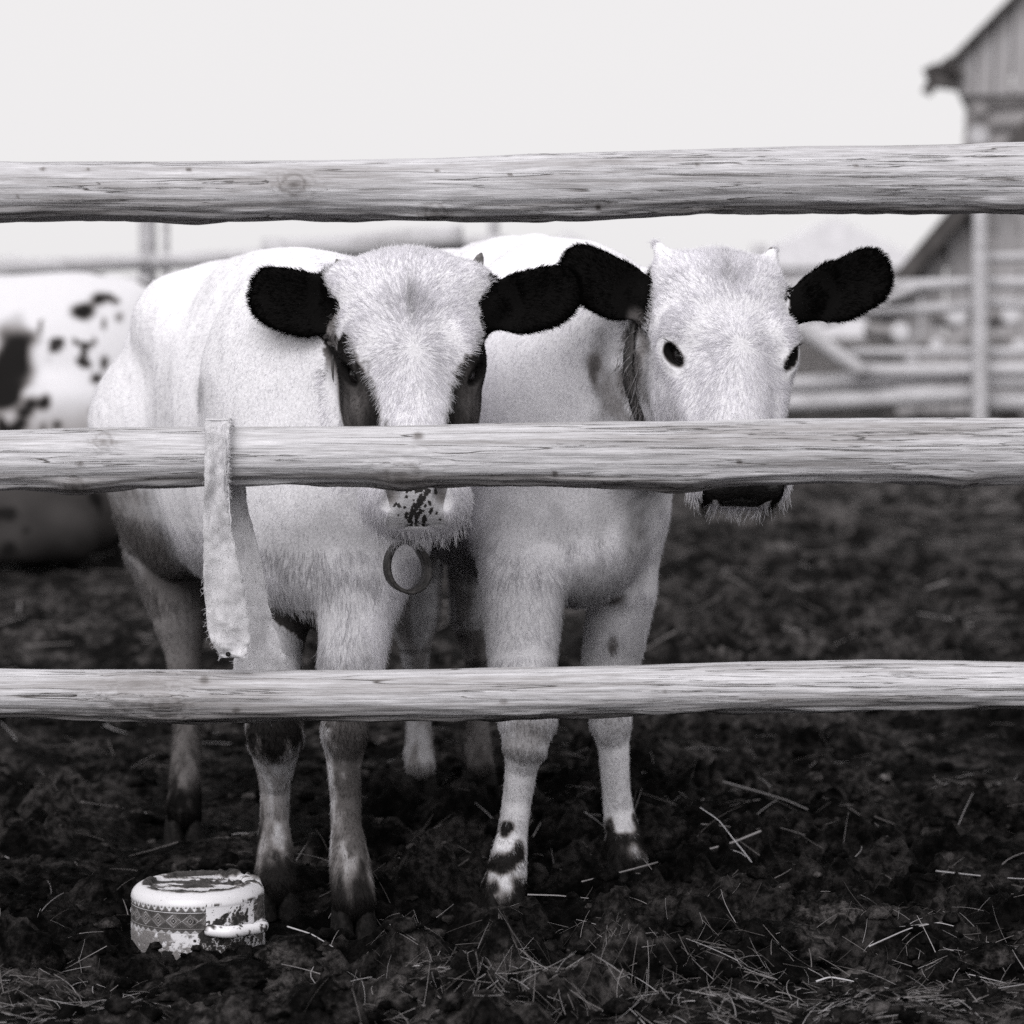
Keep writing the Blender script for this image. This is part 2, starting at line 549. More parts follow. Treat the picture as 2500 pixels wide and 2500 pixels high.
def build_front_fence():
    root = empty("pole_fence", (0, RAIL_Y + 0.1, 0), "fence of three weathered grey round rails in front of the calves", "fence")
    for r, (top, bot) in enumerate(RAILS):
        x = np.arange(-1.52, 1.5201, 0.0035)
        u = 1250 + x * F / RAIL_Y
        tu, tv = np.array(top).T * S_
        bu, bv = np.array(bot).T * S_
        def zz(v):
            return CAM_H - (v - HORIZON) * RAIL_Y / F * 1.0005
        zt = zz(np.interp(u, tu, tv))
        zb = zz(np.interp(u, bu, bv))
        ker = np.ones(25) / 25
        zt = np.convolve(np.pad(zt, 12, mode='edge'), ker, 'valid')
        zb = np.convolve(np.pad(zb, 12, mode='edge'), ker, 'valid')
        zc, rv = (zt + zb) / 2, (zt - zb) / 2
        seg = 88
        th = np.arange(seg) / seg * 2 * math.pi        # 0 = top, pi/2 = toward camera
        X = np.repeat(x[:, None], seg, 1)
        TH = np.repeat(th[None, :], len(x), 0)
        ry = 0.041 + 0.002 * noise3(x * 3 + r * 7, x * 0 + r)
        sx, cx = np.sin(TH), np.cos(TH)
        # slightly squared section, long shallow facets where the bark was drawn off
        fac = 1 + 0.035 * noise3(X * 2.5 + 11 * r, sx * 1.6, cx * 1.6 + r) + 0.018 * noise3(X * 14 + 3 * r, sx * 6, cx * 6)
        grain = 0.0009 * fbm(X * 7, sx * 26 + r * 3, cx * 26, oct=3)
        # raised grain and small lips under the rail
        under = smooth(0.2, 0.9, -cx)
        tear = 0.004 * np.maximum(0, fbm(X * 9 + r * 5, sx * 7, cx * 7, oct=3)) * under
        rad = fac
        Yv = RAIL_Y - (ry[:, None] * rad + grain + tear) * sx
        Zv = zc[:, None] + (rv[:, None] * (1 + (fac - 1) * 0.45) + grain + tear) * cx
        tone = 1.0 + 0.10 * fbm(X * 3 + r * 9, sx * 2, cx * 2, oct=3)
        # weather stains
        st = smooth(0.25, 0.65, fbm(X * 2.3 + 31 * r, sx * 2.6 + 5, cx * 2.6, oct=3))
        tone *= 1 - 0.25 * st
        # underside shade painted into the tone, its edge broken by noise
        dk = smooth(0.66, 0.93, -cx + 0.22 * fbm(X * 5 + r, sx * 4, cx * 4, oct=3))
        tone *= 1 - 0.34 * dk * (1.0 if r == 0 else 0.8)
        U = 1250 + X * F / (RAIL_Y - ry[:, None] * sx)
        for kr, ku, kv, ks, kd in KNOTS:
            if kr != r:
                continue
            kx = (ku - 1250) * (RAIL_Y - 0.035) / F
            kz = CAM_H - (kv - HORIZON) * (RAIL_Y - 0.035) / F
            front = sx > 0
            dd = np.hypot((X - kx) / 1.35, Zv - kz) / ks * (1 + .22 * noise3(X * 130 + ku, Zv * 130))
            if ks > 0.008:
                ring = np.exp(-((dd - 1.0) / 0.16) ** 2) * 0.55 + np.exp(-(dd / 0.55) ** 2) * 0.75 + np.exp(-((dd - 1.55) / 0.12) ** 2) * 0.2
                hump = np.exp(-(dd / 1.6) ** 2) * ks * 0.35
                Yv -= hump * front
            else:
                ring = np.exp(-(dd / 0.8) ** 4)
            tone *= 1 - np.clip(ring, 0, 1) * kd * front
            # grain bends round the knot
            tail = np.exp(-((Zv - kz) / (ks * 0.35)) ** 2) * np.exp(-((X - kx) / (ks * 5)) ** 2) * (1 if ks > .008 else 0)
            tone *= 1 - 0.3 * tail * front
        if r == 1:   # torn, lifted strip under the middle rail
            for ku, wv in ((985, 0.030), (200, 0.045), (1665, 0.05), (2350, 0.03)):
                kx = (ku - 1250) * RAIL_Y / F
                g = np.exp(-((X - kx) / wv) ** 2) * smooth(0.55, 0.85, -cx) * (sx > -0.5)
                Zv -= 0.006 * g
                tone *= 1 - 0.5 * g * (0.5 + 0.5 * noise3(X * 60, sx * 9, cx * 9))
        V = np.stack([X, Yv, Zv], -1).reshape(-1, 3)
        n = len(x)
        i = np.arange(n - 1)[:, None] * seg
        j = np.arange(seg)[None, :]
        j2 = (j + 1) % seg
        q = np.stack([i + j, i + seg + j, i + seg + j2, i + j2], -1).reshape(-1, 4)
        cz = np.array([[x[0], RAIL_Y, zc[0]], [x[-1], RAIL_Y, zc[-1]]])
        V = np.vstack([V, cz])
        jj = np.arange(seg)
        f1 = np.stack([np.full(seg, len(V) - 2), jj, (jj + 1) % seg], -1)
        o = (n - 1) * seg
        f2 = np.stack([np.full(seg, len(V) - 1), o + (jj + 1) % seg, o + jj], -1)
        tone = np.concatenate([tone.reshape(-1), [0.9, 0.9]])
        orig = np.array([0, RAIL_Y, zc.mean()])
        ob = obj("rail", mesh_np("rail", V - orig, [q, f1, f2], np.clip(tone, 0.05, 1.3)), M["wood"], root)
        ob.location = orig
        ob.matrix_parent_inverse = Matrix.Translation(root.location).inverted()
        ob["label"] = ["top rail, knotty and dark along its underside", "middle rail with a cloth strap looped over it", "lowest and slimmest rail with a damp stain"][r]
    for sx in (-1.33, 1.33):
        p = rough_log("post", (sx, RAIL_Y + 0.115, -0.25), (sx + 0.01, RAIL_Y + 0.115, 1.5), 0.065, 0.058, M["wood_far"], root, seed=sx)
    return root


# ------------------------------------------------------------------ implicit bodies
class Field:
    def __init__(self, lo, hi, h):
        self.lo, self.h = np.array(lo, float), h
        n = np.ceil((np.array(hi) - self.lo) / h).astype(int) + 1
        self.ax = [self.lo[i] + h * np.arange(n[i]) for i in range(3)]
        self.d = np.full(n, 0.5, np.float32)

    def apply(self, fn, lo, hi, k=0.02, op='u'):
        m = max(k, 0.01) + 0.03
        sl, co = [], []
        for i in range(3):
            a = max(0, int(np.floor((lo[i] - m - self.lo[i]) / self.h)))
            b = min(len(self.ax[i]), int(np.ceil((hi[i] + m - self.lo[i]) / self.h)) + 1)
            if b <= a:
                return
            sl.append(slice(a, b))
            co.append(self.ax[i][a:b].astype(np.float32))
        X, Y, Z = co[0][:, None, None], co[1][None, :, None], co[2][None, None, :]
        e = fn(X, Y, Z).astype(np.float32)
        d = self.d[tuple(sl)]
        if op == 'u':
            hh = np.clip(0.5 + 0.5 * (d - e) / k, 0, 1)
            self.d[tuple(sl)] = d + (e - d) * hh - k * hh * (1 - hh)
        else:      # subtract
            hh = np.clip(0.5 - 0.5 * (d + e) / k, 0, 1)
            self.d[tuple(sl)] = d + (-e - d) * hh + k * hh * (1 - hh)

    def chain(self, pts, rads, k=0.02, op='u'):
        pts = [np.asarray(p, np.float32) for p in pts]
        segs = list(zip(pts[:-1], pts[1:], rads[:-1], rads[1:]))
        lo = np.min([np.minimum(a - ra, b - rb) for a, b, ra, rb in segs], 0)
        hi = np.max([np.maximum(a + ra, b + rb) for a, b, ra, rb in segs], 0)

        def fn(X, Y, Z):
            best = None
            for a, b, ra, rb in segs:
                ab = b - a
                L = float(ab @ ab) + 1e-12
                t = np.clip(((X - a[0]) * ab[0] + (Y - a[1]) * ab[1] + (Z - a[2]) * ab[2]) / L, 0, 1)
                dd = np.sqrt((X - a[0] - t * ab[0]) ** 2 + (Y - a[1] - t * ab[1]) ** 2 + (Z - a[2] - t * ab[2]) ** 2) - (ra + (rb - ra) * t)
                best = dd if best is None else np.minimum(best, dd)
            return best
        self.apply(fn, lo, hi, k, op)

    def ell(self, c, r, Rm=None, k=0.02, op='u'):
        c = np.asarray(c, np.float32)
        r = np.asarray(r, np.float32)
        Rm = np.eye(3) if Rm is None else np.asarray(Rm)       # columns = axes
        ext = np.sqrt(((Rm * r[None, :]) ** 2).sum(1))

        def fn(X, Y, Z):
            dx, dy, dz = X - c[0], Y - c[1], Z - c[2]
            q = [dx * Rm[0, i] + dy * Rm[1, i] + dz * Rm[2, i] for i in range(3)]
            k0 = np.sqrt(sum((q[i] / r[i]) ** 2 for i in range(3)))
            k1 = np.sqrt(sum((q[i] / r[i] ** 2) ** 2 for i in range(3))) + 1e-6
            return k0 * (k0 - 1) / k1
        self.apply(fn, c - ext, c + ext, k, op)

    def custom(self, fn, lo, hi, k=0.015, op='u'):
        self.apply(fn, lo, hi, k, op)

    def polygonise(self):
        d, h = self.d, self.h
        nx, ny, nz = d.shape
        neg = d < 0
        cnt = np.zeros((nx - 1, ny - 1, nz - 1), np.int8)
        for a in (0, 1):
            for b in (0, 1):
                for c in (0, 1):
                    cnt += neg[a:nx - 1 + a, b:ny - 1 + b, c:nz - 1 + c]
        act = (cnt > 0) & (cnt < 8)
        I = np.argwhere(act)
        idx = np.full(act.shape, -1, np.int32)
        idx[act] = np.arange(len(I), dtype=np.int32)
        acc = np.zeros((len(I), 3))
        num = np.zeros(len(I))
        for ax in range(3):
            o1, o2 = [i for i in range(3) if i != ax]
            for s in (0, 1):
                for t in (0, 1):
                    p = I.copy()
                    p[:, o1] += s
                    p[:, o2] += t
                    q = p.copy()
                    q[:, ax] += 1
                    a = d[p[:, 0], p[:, 1], p[:, 2]]
                    b = d[q[:, 0], q[:, 1], q[:, 2]]
                    cr = (a < 0) != (b < 0)
                    tt = np.where(cr, a / np.where(cr, a - b, 1), 0)
                    pos = p.astype(float)
                    pos[:, ax] += tt
                    acc[cr] += pos[cr]
                    num[cr] += 1
        V = self.lo + h * acc / num[:, None]
        quads = []
        for ax in range(3):
            o1, o2 = [(1, 2), (2, 0), (0, 1)][ax]
            s0 = [slice(None)] * 3
            s1 = [slice(None)] * 3
            s0[ax], s1[ax] = slice(0, -1), slice(1, None)
            a, b = neg[tuple(s0)], neg[tuple(s1)]
            E = np.argwhere(a != b)
            E = E[(E[:, o1] > 0) & (E[:, o2] > 0) & (E[:, o1] < d.shape[o1] - 1) & (E[:, o2] < d.shape[o2] - 1)]
            flip = a[E[:, 0], E[:, 1], E[:, 2]]
            c = []
            for s, t in ((1, 1), (0, 1), (0, 0), (1, 0)):
                p = E.copy()
                p[:, o1] -= s
                p[:, o2] -= t
                c.append(idx[p[:, 0], p[:, 1], p[:, 2]])
            q = np.stack(c, -1)
            q[~flip] = q[~flip][:, ::-1]
            quads.append(q)
        return V, np.vstack(quads)


def vnormals(V, Q):
    n = np.cross(V[Q[:, 2]] - V[Q[:, 0]], V[Q[:, 3]] - V[Q[:, 1]])
    out = np.zeros_like(V)
    for i in range(4):
        np.add.at(out, Q[:, i], n)
    return out / (np.linalg.norm(out, axis=1)[:, None] + 1e-12)


def unit(v):
    v = np.asarray(v, float)
    return v / (np.linalg.norm(v, axis=-1, keepdims=True) + 1e-12)


def hair_curves(name, roots, dirs, normals, length, tone, rad=0.00032, npts=4, droop=0.25, curl=0.12, g=None):
    """Fur as one curves object: each fibre leaves the hide along dirs and droops."""
    g = g or np.random.default_rng(5)
    n = len(roots)
    P = np.zeros((n, npts, 3))
    P[:, 0] = roots - normals * 0.0015
    cur = dirs.copy()
    wob = g.normal(size=(n, 3)) * curl
    for k in range(1, npts):
        P[:, k] = P[:, k - 1] + unit(cur) * (length / (npts - 1))[:, None]
        cur = cur + wob + np.array([0, 0, -droop]) * (k / npts) - normals * 0.10
    c = bpy.data.hair_curves.new(name)
    c.add_curves([npts] * n)
    c.attributes["position"].data.foreach_set("vector", P.astype(np.float32).ravel())
    w = np.linspace(1, 0.25, npts)
    rr = (np.broadcast_to(np.asarray(rad, float), (n,))[:, None] * w[None, :]).astype(np.float32)
    if "radius" not in c.attributes:
        c.attributes.new("radius", 'FLOAT', 'POINT')
    c.attributes["radius"].data.foreach_set("value", rr.ravel())
    c.attributes.new("tone", 'FLOAT', 'CURVE').data.foreach_set("value", np.asarray(tone, np.float32))
    return c


def lathe_dome(R0, prof, seg=20):
    """Revolve (radius, height) pairs about local z."""
    prof = np.asarray(prof, float)
    th = np.arange(seg) / seg * 2 * math.pi
    V = np.stack([prof[:, 0][:, None] * np.cos(th), prof[:, 0][:, None] * np.sin(th), np.repeat(prof[:, 1][:, None], seg, 1)], -1).reshape(-1, 3)
    n = len(prof)
    i = np.arange(n - 1)[:, None] * seg
    j = np.arange(seg)[None, :]
    q = np.stack([i + j, i + (j + 1) % seg, i + seg + (j + 1) % seg, i + seg + j], -1).reshape(-1, 4)
    return V * R0, q


def hoof_mesh(h, r, fwd):
    """Two claws side by side, toes forward, sloping front wall."""
    f = unit(np.array([fwd[0], fwd[1], 0]))
    l = np.array([-f[1], f[0], 0])
    Vs, Qs, off = [], [], 0
    for s in (-1, 1):
        seg, rows = 14, 6
        th = np.arange(seg) / seg * 2 * math.pi
        for k in range(rows):
            t = k / (rows - 1)
            rr = r * (0.98 - 0.30 * t)
            cx = r * 0.40 * (1 - t) - 0.012 * t
            a = np.cos(th) * rr * 1.05 + cx
            b = np.sin(th) * rr * 0.52 + s * r * 0.50
            tip = np.where(np.cos(th) > 0, 1 - 0.25 * np.abs(np.sin(th)) * np.cos(th), 1)
            z = h * t
            Vs.append(a[:, None] * f + (b * tip)[:, None] * l + np.array([0, 0, z]))
        i = np.arange(rows - 1)[:, None] * seg
        j = np.arange(seg)[None, :]
        Qs.append((np.stack([i + j, i + (j + 1) % seg, i + seg + (j + 1) % seg, i + seg + j], -1).reshape(-1, 4)) + off)
        off += seg * rows
    return mesh_np("hoof", np.vstack(Vs), np.vstack(Qs))


def band_mesh(center, ax_a, ax_b, ra, rb, width_dir, width, thick, n=72, a0=0.0, a1=2 * math.pi, lift=None):
    """Flat strap bent round an ellipse (radii ra along ax_a, rb along ax_b)."""
    th = np.linspace(a0, a1, n)
    ax_a, ax_b, wd = unit(ax_a), unit(ax_b), unit(width_dir)
    rows = []
    for t in th:
        o = ax_a * math.cos(t) * ra + ax_b * math.sin(t) * rb
        nrm = unit(ax_a * math.cos(t) / ra + ax_b * math.sin(t) / rb)
        p = center + o
        rows.append([p + wd * width / 2 + nrm * thick, p - wd * width / 2 + nrm * thick, p - wd * width / 2, p + wd * width / 2])
    V = np.array(rows).reshape(-1, 3)
    i = np.arange(n - 1)[:, None] * 4
    j = np.arange(4)[None, :]
    q = np.stack([i + j, i + (j + 1) % 4, i + 4 + (j + 1) % 4, i + 4 + j], -1).reshape(-1, 4)
    return V, q


def px_r(pix, Y):
    return pix * Y / F


def build_calf(C):
    """C: pose and coat of one calf, all key points in world space."""
    Sx, Hx = np.array(C["S"], float), np.array(C["H"], float)
    f2 = unit(Sx - Hx)
    L = float(np.linalg.norm(Sx - Hx))
    fw = np.array([f2[0], f2[1], 0.0])
    lat = np.array([-fw[1], fw[0], 0.0])
    if lat[0] < 0:
        lat = -lat
    zs = C.get("zs", 1.0)
    Rb = np.stack([fw, lat, np.array([0, 0, 1.0])], 1)

    def B(s, t, z):
        return np.array([Hx[0], Hx[1], 0]) + fw * s + lat * t + np.array([0, 0, z * zs])
    P0 = C["poll"]
    hs, hwid = C["hs"], C["hwid"]
    hd = unit(np.array([C["lean"], -math.sin(C["tilt"]), -math.cos(C["tilt"])]))
    HSC = np.array([hwid, 1.0, 1.0]) * hs
    hr = unit(np.array([1.0, 0, 0]) - hd * hd[0])
    roll = C.get("roll", 0.0)
    hn = np.cross(hd, hr)
    y = C.get("yaw", 0.0)
    hn, hr = hn * math.cos(y) + hr * math.sin(y), hr * math.cos(y) - hn * math.sin(y)
    Rh = np.stack([hr, hd, hn], 1)

    def Hd(r, d, n):
        return P0 + (hr * r * hwid + hd * d + hn * n) * hs

    lo = np.array(C["lo"], float)
    hi = np.array(C["hi"], float)
    G = Field(lo, hi, C.get("h", 0.0042))
    wd = C.get("wide", 1.0)
    # trunk
    G.ell(B(0.00, 0, .775), (.235, .175 * wd, .205 * zs), Rb, .05)
    G.ell(B(.47 * L, 0, .71), (.40, .192 * wd, .255 * zs), Rb, .06)
    G.ell(B(.42 * L, 0, .61), (.30, .168 * wd, .18 * zs), Rb, .06)
    G.chain([B(-.12, 0, .885), B(.35 * L, 0, .905), B(.75 * L, 0, .915), B(L + .02, 0, .90)], [.075, .088, .085, .08], .06)
    for s in (-1, 1):
        G.ell(B(.11, s * .120 * wd, .885), (.085, .060, .065), Rb, .09)          # hook bones
        G.ell(B(-.14, s * .07, .82), (.07, .06, .08), Rb, .09)
        G.ell(B(L - .01, s * .085, .69), (.14, .085, .25 * zs), Rb, .06)      # shoulder blades
        G.ell(B(.03, s * .10, .64), (.17, .095, .20), Rb, .06)                # thighs
    G.ell(B(L + .05, 0, .63), (.125, .125 * C.get("chest", 1), .20), Rb, .06)
    G.chain([B(L + .03, 0, .55), B(L + .10, 0, .505 * C.get("brisk", 1))], [.10, .072], .06)
    G.chain([B(-.22, 0, .90), B(-.285, 0, .78), B(-.29, 0, .45)], [.026, .02, .014], .05)  # tail
    # neck
    n0, n2 = B(L - .03, 0, .79), Hd(0, .12, -.175)
    n1 = (n0 + n2) / 2 + np.array([0, 0, .01])
    G.chain([n0, n1, n2], [.165, .135, .105], .07)
    G.chain([B(L + .06, 0, .66), Hd(0, .20, -.20)], [.10, .075], .07)
    # legs, given as pixel paths with true distances
    leg_pts = []
    for leg in C["legs"]:
        pts = [at(u, v, Y) for u, v, Y, r in leg["p"]]
        rad = [max(px_r(r, Y) - .003, .015) for u, v, Y, r in leg["p"]]
        G.chain(pts, rad, .030)
        if leg["front"]:
            G.chain([B(L - .01, leg["side"] * .085, .62), pts[0], pts[1]], [.085, rad[0], rad[1]], .04)
            # dewclaws and the flare of the fetlock
        else:
            G.chain([B(.0, leg["side"] * .10, .70), pts[0], pts[1]], [.14, rad[0], rad[1]], .05)
        if leg["front"]:
            kn = pts[2]
            G.ell(kn + np.array([0, -.022, .004]), (.030, .020, .034), None, .02)
            for s in (-1, 1):
                G.chain([pts[3] + np.array([s * .014, .022, 0]), pts[-3] + np.array([s * .012, .020, 0])], [.009, .009], .01)
        foot = pts[-1]
        back = unit(np.array([fw[0], fw[1], 0]))
        for s in (-1, 1):
            G.ell(foot + np.array([0, 0, .02]) - back * .022 + lat * s * .014, (.011, .010, .014), None, .012)
        leg_pts.append((pts, rad))
    # head
    e = lambda c, r, k=.025, op='u': G.ell(Hd(*c), np.array(r) * HSC, Rh, k, op)
    e((0, .088, -.088), (.107, .116, .082))
    e((0, .19, -.088), (.098, .115, .076))
    for s in (-1, 1):
        e((s * .085, .158, -.052), (.020, .036, .030), .03)
        e((s * .052, .205, -.135), (.044, .090, .058), .03)
        e((s * .072, .128, -.030), (.020, .022, .016), .025)          # brow
        e((s * .066, .235, -.060), (.014, .060, .016), .02)           # cheek ridge
        e((s * .036, .386, -.060), (.040, .046, .046), .025)
    G.chain([Hd(0, .17, -.062), Hd(0, .27, -.056), Hd(0, .355, -.052)], [.070 * hs, .058 * hs, .050 * hs], .03)
    e((0, .372, -.052), (.066, .052, .052), .025)
    G.chain([Hd(0, .13, -.165), Hd(0, .26, -.132), Hd(0, .36, -.095)], [.062 * hs, .050 * hs, .034 * hs], .03)
    e((0, .398, -.080), (.046, .028, .028), .02)
    G.chain([Hd(-.050, .024, -.078), Hd(.050, .024, -.078)], [.042 * hs, .042 * hs], .03)
    e((0, C["dome"], -.082), (.072, .040, .050), .03)
    for s in (-1, 1):
        hb = C["hornbud"]
        G.chain([Hd(s * .062, .035, -.075), Hd(s * hb[0], hb[1], -.078)], [.036 * hs, hb[2] * hs], .02)
        e((s * .034, .392, -.006), (.011, .013, .013), .008, 's')     # nostrils
        e((s * .040, .404, -.012), (.009, .012, .010), .008, 's')
    G.chain([Hd(-.055, .421, -.060), Hd(0, .424, -.040), Hd(.055, .421, -.060)], [.0035] * 3, .006, 's')   # mouth line
    # ears: cupped egg-shaped blades
    ears, earfn = [], []
    for ear in C["ears"]:
        b, t = ear["base"], ear["tip"]
        e1 = unit(t - b)
        nrm = np.array(ear.get("nrm", (0, -1, .15)), float)
        e3 = unit(nrm - e1 * (nrm @ e1))
        e2 = np.cross(e3, e1)
        if e2[2] < 0:
            e2 = -e2
        Lh = np.linalg.norm(t - b) / 2
        w0, th = ear["w"], .0105
        mid = (b + t) / 2

        def fn(X, Y, Z, mid=mid, e1=e1, e2=e2, e3=e3, Lh=Lh, w0=w0, th=th):
            dx, dy, dz = X - mid[0], Y - mid[1], Z - mid[2]
            a = dx * e1[0] + dy * e1[1] + dz * e1[2]
            bb = dx * e2[0] + dy * e2[1] + dz * e2[2]
            c = dx * e3[0] + dy * e3[1] + dz * e3[2]
            an = a / Lh
            bb = bb + 0.010 * (1 - an * an) * 0.9
            ww = w0 * (1.0 - 0.04 * an) * (.80 + .20 * np.clip((an + 1.1) / .75, 0, 1))
            c = c + 0.020 * (1 - (bb / ww) ** 2) * (1 - 0.4 * an) - .006
            q0 = np.abs(an) ** 3.0 + np.abs(bb / ww) ** 2.4
            k0 = (q0 + np.abs(c / (th * (1.25 - .35 * an))) ** 2 + 1e-9) ** 0.5
            return (k0 - 1) * th * 0.8
        ext = np.abs(e1) * Lh + np.abs(e2) * (w0 + .02) + np.abs(e3) * .04
        G.custom(fn, mid - ext, mid + ext, .012)
        earfn.append(fn)
        G.chain([Hd(ear["side"] * .082, .085, -.105), b + e1 * .020 - e3 * .010], [.026 * hs, .016], .02)
        ears.append((mid, e1, e2, e3, Lh, w0, ear["side"]))
    # eye sockets
    eyes = []
    for s in (-1, 1):
        ec = Hd(s * C["eye"][0], C["eye"][1], C["eye"][2])
        fwd_eye = unit(hr * s * 1.0 + hn * .55)
        G.ell(ec + fwd_eye * .017, (.0235, .0118, .0190), np.stack([unit(hd + hr * s * -.55), unit(np.cross(fwd_eye, unit(hd + hr * s * -.55))), fwd_eye], 1), .006, 's')
        al = unit(hd + hr * s * -.55)
        as_ = unit(np.cross(fwd_eye, al))
        if as_[2] < 0:
            as_ = -as_
        tl = np.linspace(-1, 1, 7)
        G.chain([ec + fwd_eye * (.0185 - .004 * q * q) + al * .023 * q + as_ * (.0115 * (1 - q * q) - .0005) for q in tl], [.0030 + .0022 * (1 - q * q) for q in tl], .004)
        G.chain([ec + fwd_eye * (.0170 - .004 * q * q) + al * .023 * q - as_ * (.0085 * (1 - q * q)) for q in tl], [.0028 + .0008 * (1 - q * q) for q in tl], .004)
        eyes.append((ec, fwd_eye, s))
    V, Q = G.polygonise()
    del G
    N = vnormals(V, Q)
    hh_ = (V - P0) @ Rh / HSC
    offh = smooth(.10, .16, np.linalg.norm((hh_ - np.array([0, .2, -.07])) * np.array([1, .55, 1]), axis=1))
    fold = fbm(V[:, 0] * 14 + V[:, 2] * 6, V[:, 1] * 9, V[:, 2] * 5, oct=3)
    V = V + N * ((.0018 * fold + .0006 * fbm(V[:, 0] * 45, V[:, 1] * 45, V[:, 2] * 22, oct=2)) * offh * smooth(.30, .55, V[:, 2]))[:, None]
    N = vnormals(V, Q)

    # ---------------- coat
    hl = (V - P0) @ Rh / HSC             # head coordinates r, d, n
    bl = np.stack([(V - np.array([Hx[0], Hx[1], 0])) @ fw, (V - np.array([Hx[0], Hx[1], 0])) @ lat, V[:, 2]], 1)

    def earco(P):
        out = []
        for mid, e1, e2, e3, Lh, w0, s in ears:
            q = P - mid
            out.append(np.stack([q @ e1 / Lh, q @ e2 / w0, q @ e3], 1))
        for o_, f_ in zip(out, earfn):
            rr_ = np.abs((P - P0) @ hr / (hs * hwid))
            k_ = [id(x) for x in earfn].index(id(f_))
            em, ee1, ee2, ee3, eL, ew, es = ears[k_]
            sa, sb = Hd(es * .082, .085, -.105), em - ee1 * eL * .25
            ab_ = sb - sa
            tq = np.clip(((P - sa) @ ab_) / (ab_ @ ab_), 0, 1)
            ds_ = np.linalg.norm(P - sa - tq[:, None] * ab_, axis=1)
            root_ = (rr_ > C["earline"] + .006 * noise3(P[:, 0] * 140, P[:, 1] * 140, P[:, 2] * 140)) & (ds_ < .034 + .008 * tq)
            o_[:, 2] = np.where(((f_(P[:, 0], P[:, 1], P[:, 2]) < .0028) & (np.abs(o_[:, 0]) < 1.2)) | root_, 0.0, 9.0)
        return out
    in_head = (hl[:, 1] > -.10) & (hl[:, 1] < .47) & (np.abs(hl[:, 0]) < .125) & (hl[:, 2] > -.19) & (hl[:, 2] < .04)
    tone, fl = C["coat"](V, N, hl, bl, earco(V), in_head, leg_pts)
    def eye_almond(P):
        best = np.full(len(P), 9.0)
        for ec_, fe_, sg_ in eyes:
            al_ = unit(hd + hr * sg_ * -.55)
            as2 = unit(np.cross(fe_, al_))
            q = P - (ec_ + fe_ * .016)
            v_ = np.sqrt((q @ al_ / .0215) ** 2 + (q @ as2 / .0128) ** 2 + (np.maximum(np.abs(q @ fe_) - .012, 0) / .01) ** 2)
            best = np.minimum(best, v_)
        return best
    al_m = 1 - smooth(.90, 1.18, eye_almond(V))
    tone = tone * (1 - al_m) + .010 * al_m
    root = empty("calf", (float((Sx[0] + Hx[0]) / 2), float((Sx[1] + Hx[1]) / 2), 0.0), C["label"], "calf", "white calves behind the pole fence")
    me = mesh_np("body", V, Q, np.clip(tone, .003, .88))
    body = obj("body", me, M["hide"], root)

    # ---------------- fur
    g = np.random.default_rng(C["seed"])
    T = np.vstack([Q[:, [0, 1, 2]], Q[:, [0, 2, 3]]])
    a, b, c = V[T[:, 0]], V[T[:, 1]], V[T[:, 2]]
    area = 0.5 * np.linalg.norm(np.cross(b - a, c - a), axis=1)
    hf = in_head[T[:, 0]]
    nf = N[T[:, 0]]
    dens = np.where(hf, C["dens"][0], C["dens"][1]) * 1e4
    dens = dens * np.where(nf[:, 1] > .35, .35, 1.0)
    lowleg = V[T[:, 0], 2] < .35
    dens = np.where(lowleg, dens * 3.0, dens)
    for ec in earco((a + b + c) / 3):
        isear = (np.abs(ec[:, 0]) < 1.5) & (np.abs(ec[:, 1]) < 1.3) & (np.abs(ec[:, 2]) < 1.6)
        dens = np.where(isear, C["dens"][0] * 1.3e4, dens)
    eye_c = np.array([ey[0] for ey in eyes])
    cen = (a + b + c) / 3
    de = np.min(np.linalg.norm(cen[:, None, :] - eye_c[None], axis=2), 1) - .0065
    dens = np.where(de < .012, 0, dens)
    hc = (cen - P0) @ Rh / HSC
    nz_ = np.where((hc[:, 1] > .34) & (hc[:, 1] < .46) & (np.abs(hc[:, 0]) < .07) & (hc[:, 2] > -.08))[0]
    dens[nz_] = np.where(C["nosecoat"](hc[nz_]) >= 0, 0, dens[nz_])
    prob = area * dens
    nh = int(prob.sum())
    pick = np.searchsorted(np.cumsum(prob) / prob.sum(), g.random(nh))
    pick = np.clip(pick, 0, len(T) - 1)
    u, v = g.random(nh), g.random(nh)
    sw = u + v > 1
    u[sw], v[sw] = 1 - u[sw], 1 - v[sw]
    tri = T[pick]
    w = np.stack([1 - u - v, u, v], 1)
    roots = (V[tri] * w[:, :, None]).sum(1)
    nor = unit((N[tri] * w[:, :, None]).sum(1))
    rh = (roots - P0) @ Rh / HSC
    rb_ = roots - np.array([Hx[0], Hx[1], 0])
    in_h2 = (rh[:, 1] > -.10) & (rh[:, 1] < .47) & (np.abs(rh[:, 0]) < .125) & (rh[:, 2] > -.19) & (rh[:, 2] < .04)
    tn, fls = C["coat"](roots, nor, rh, np.stack([rb_ @ fw, rb_ @ lat, roots[:, 2]], 1), earco(roots), in_h2, leg_pts)
    tn = np.clip(tn, .003, .88)
    ih = (rh[:, 1] > -.10) & (rh[:, 1] < .47) & (np.abs(rh[:, 0]) < .13) & (rh[:, 2] > -.16)
    # hair flow
    body_dir = -fw * .75 + np.array([0, 0, -.75])
    D = np.repeat(body_dir[None], nh, 0)
    leg = 1 - smooth(.38, .52, roots[:, 2])
    D = D * (1 - leg[:, None]) + np.array([0, .05, -1.0]) * leg[:, None]
    front = smooth(L + .0, L + .10, (roots - np.array([Hx[0], Hx[1], 0])) @ fw)
    D = D * (1 - front[:, None] * .7) + np.array([0, 0, -1.0]) * (front * .7)[:, None]
    wh = C["whorl"]
    rad_r = rh[:, 0] - wh[0]
    rad_d = rh[:, 1] - wh[1]
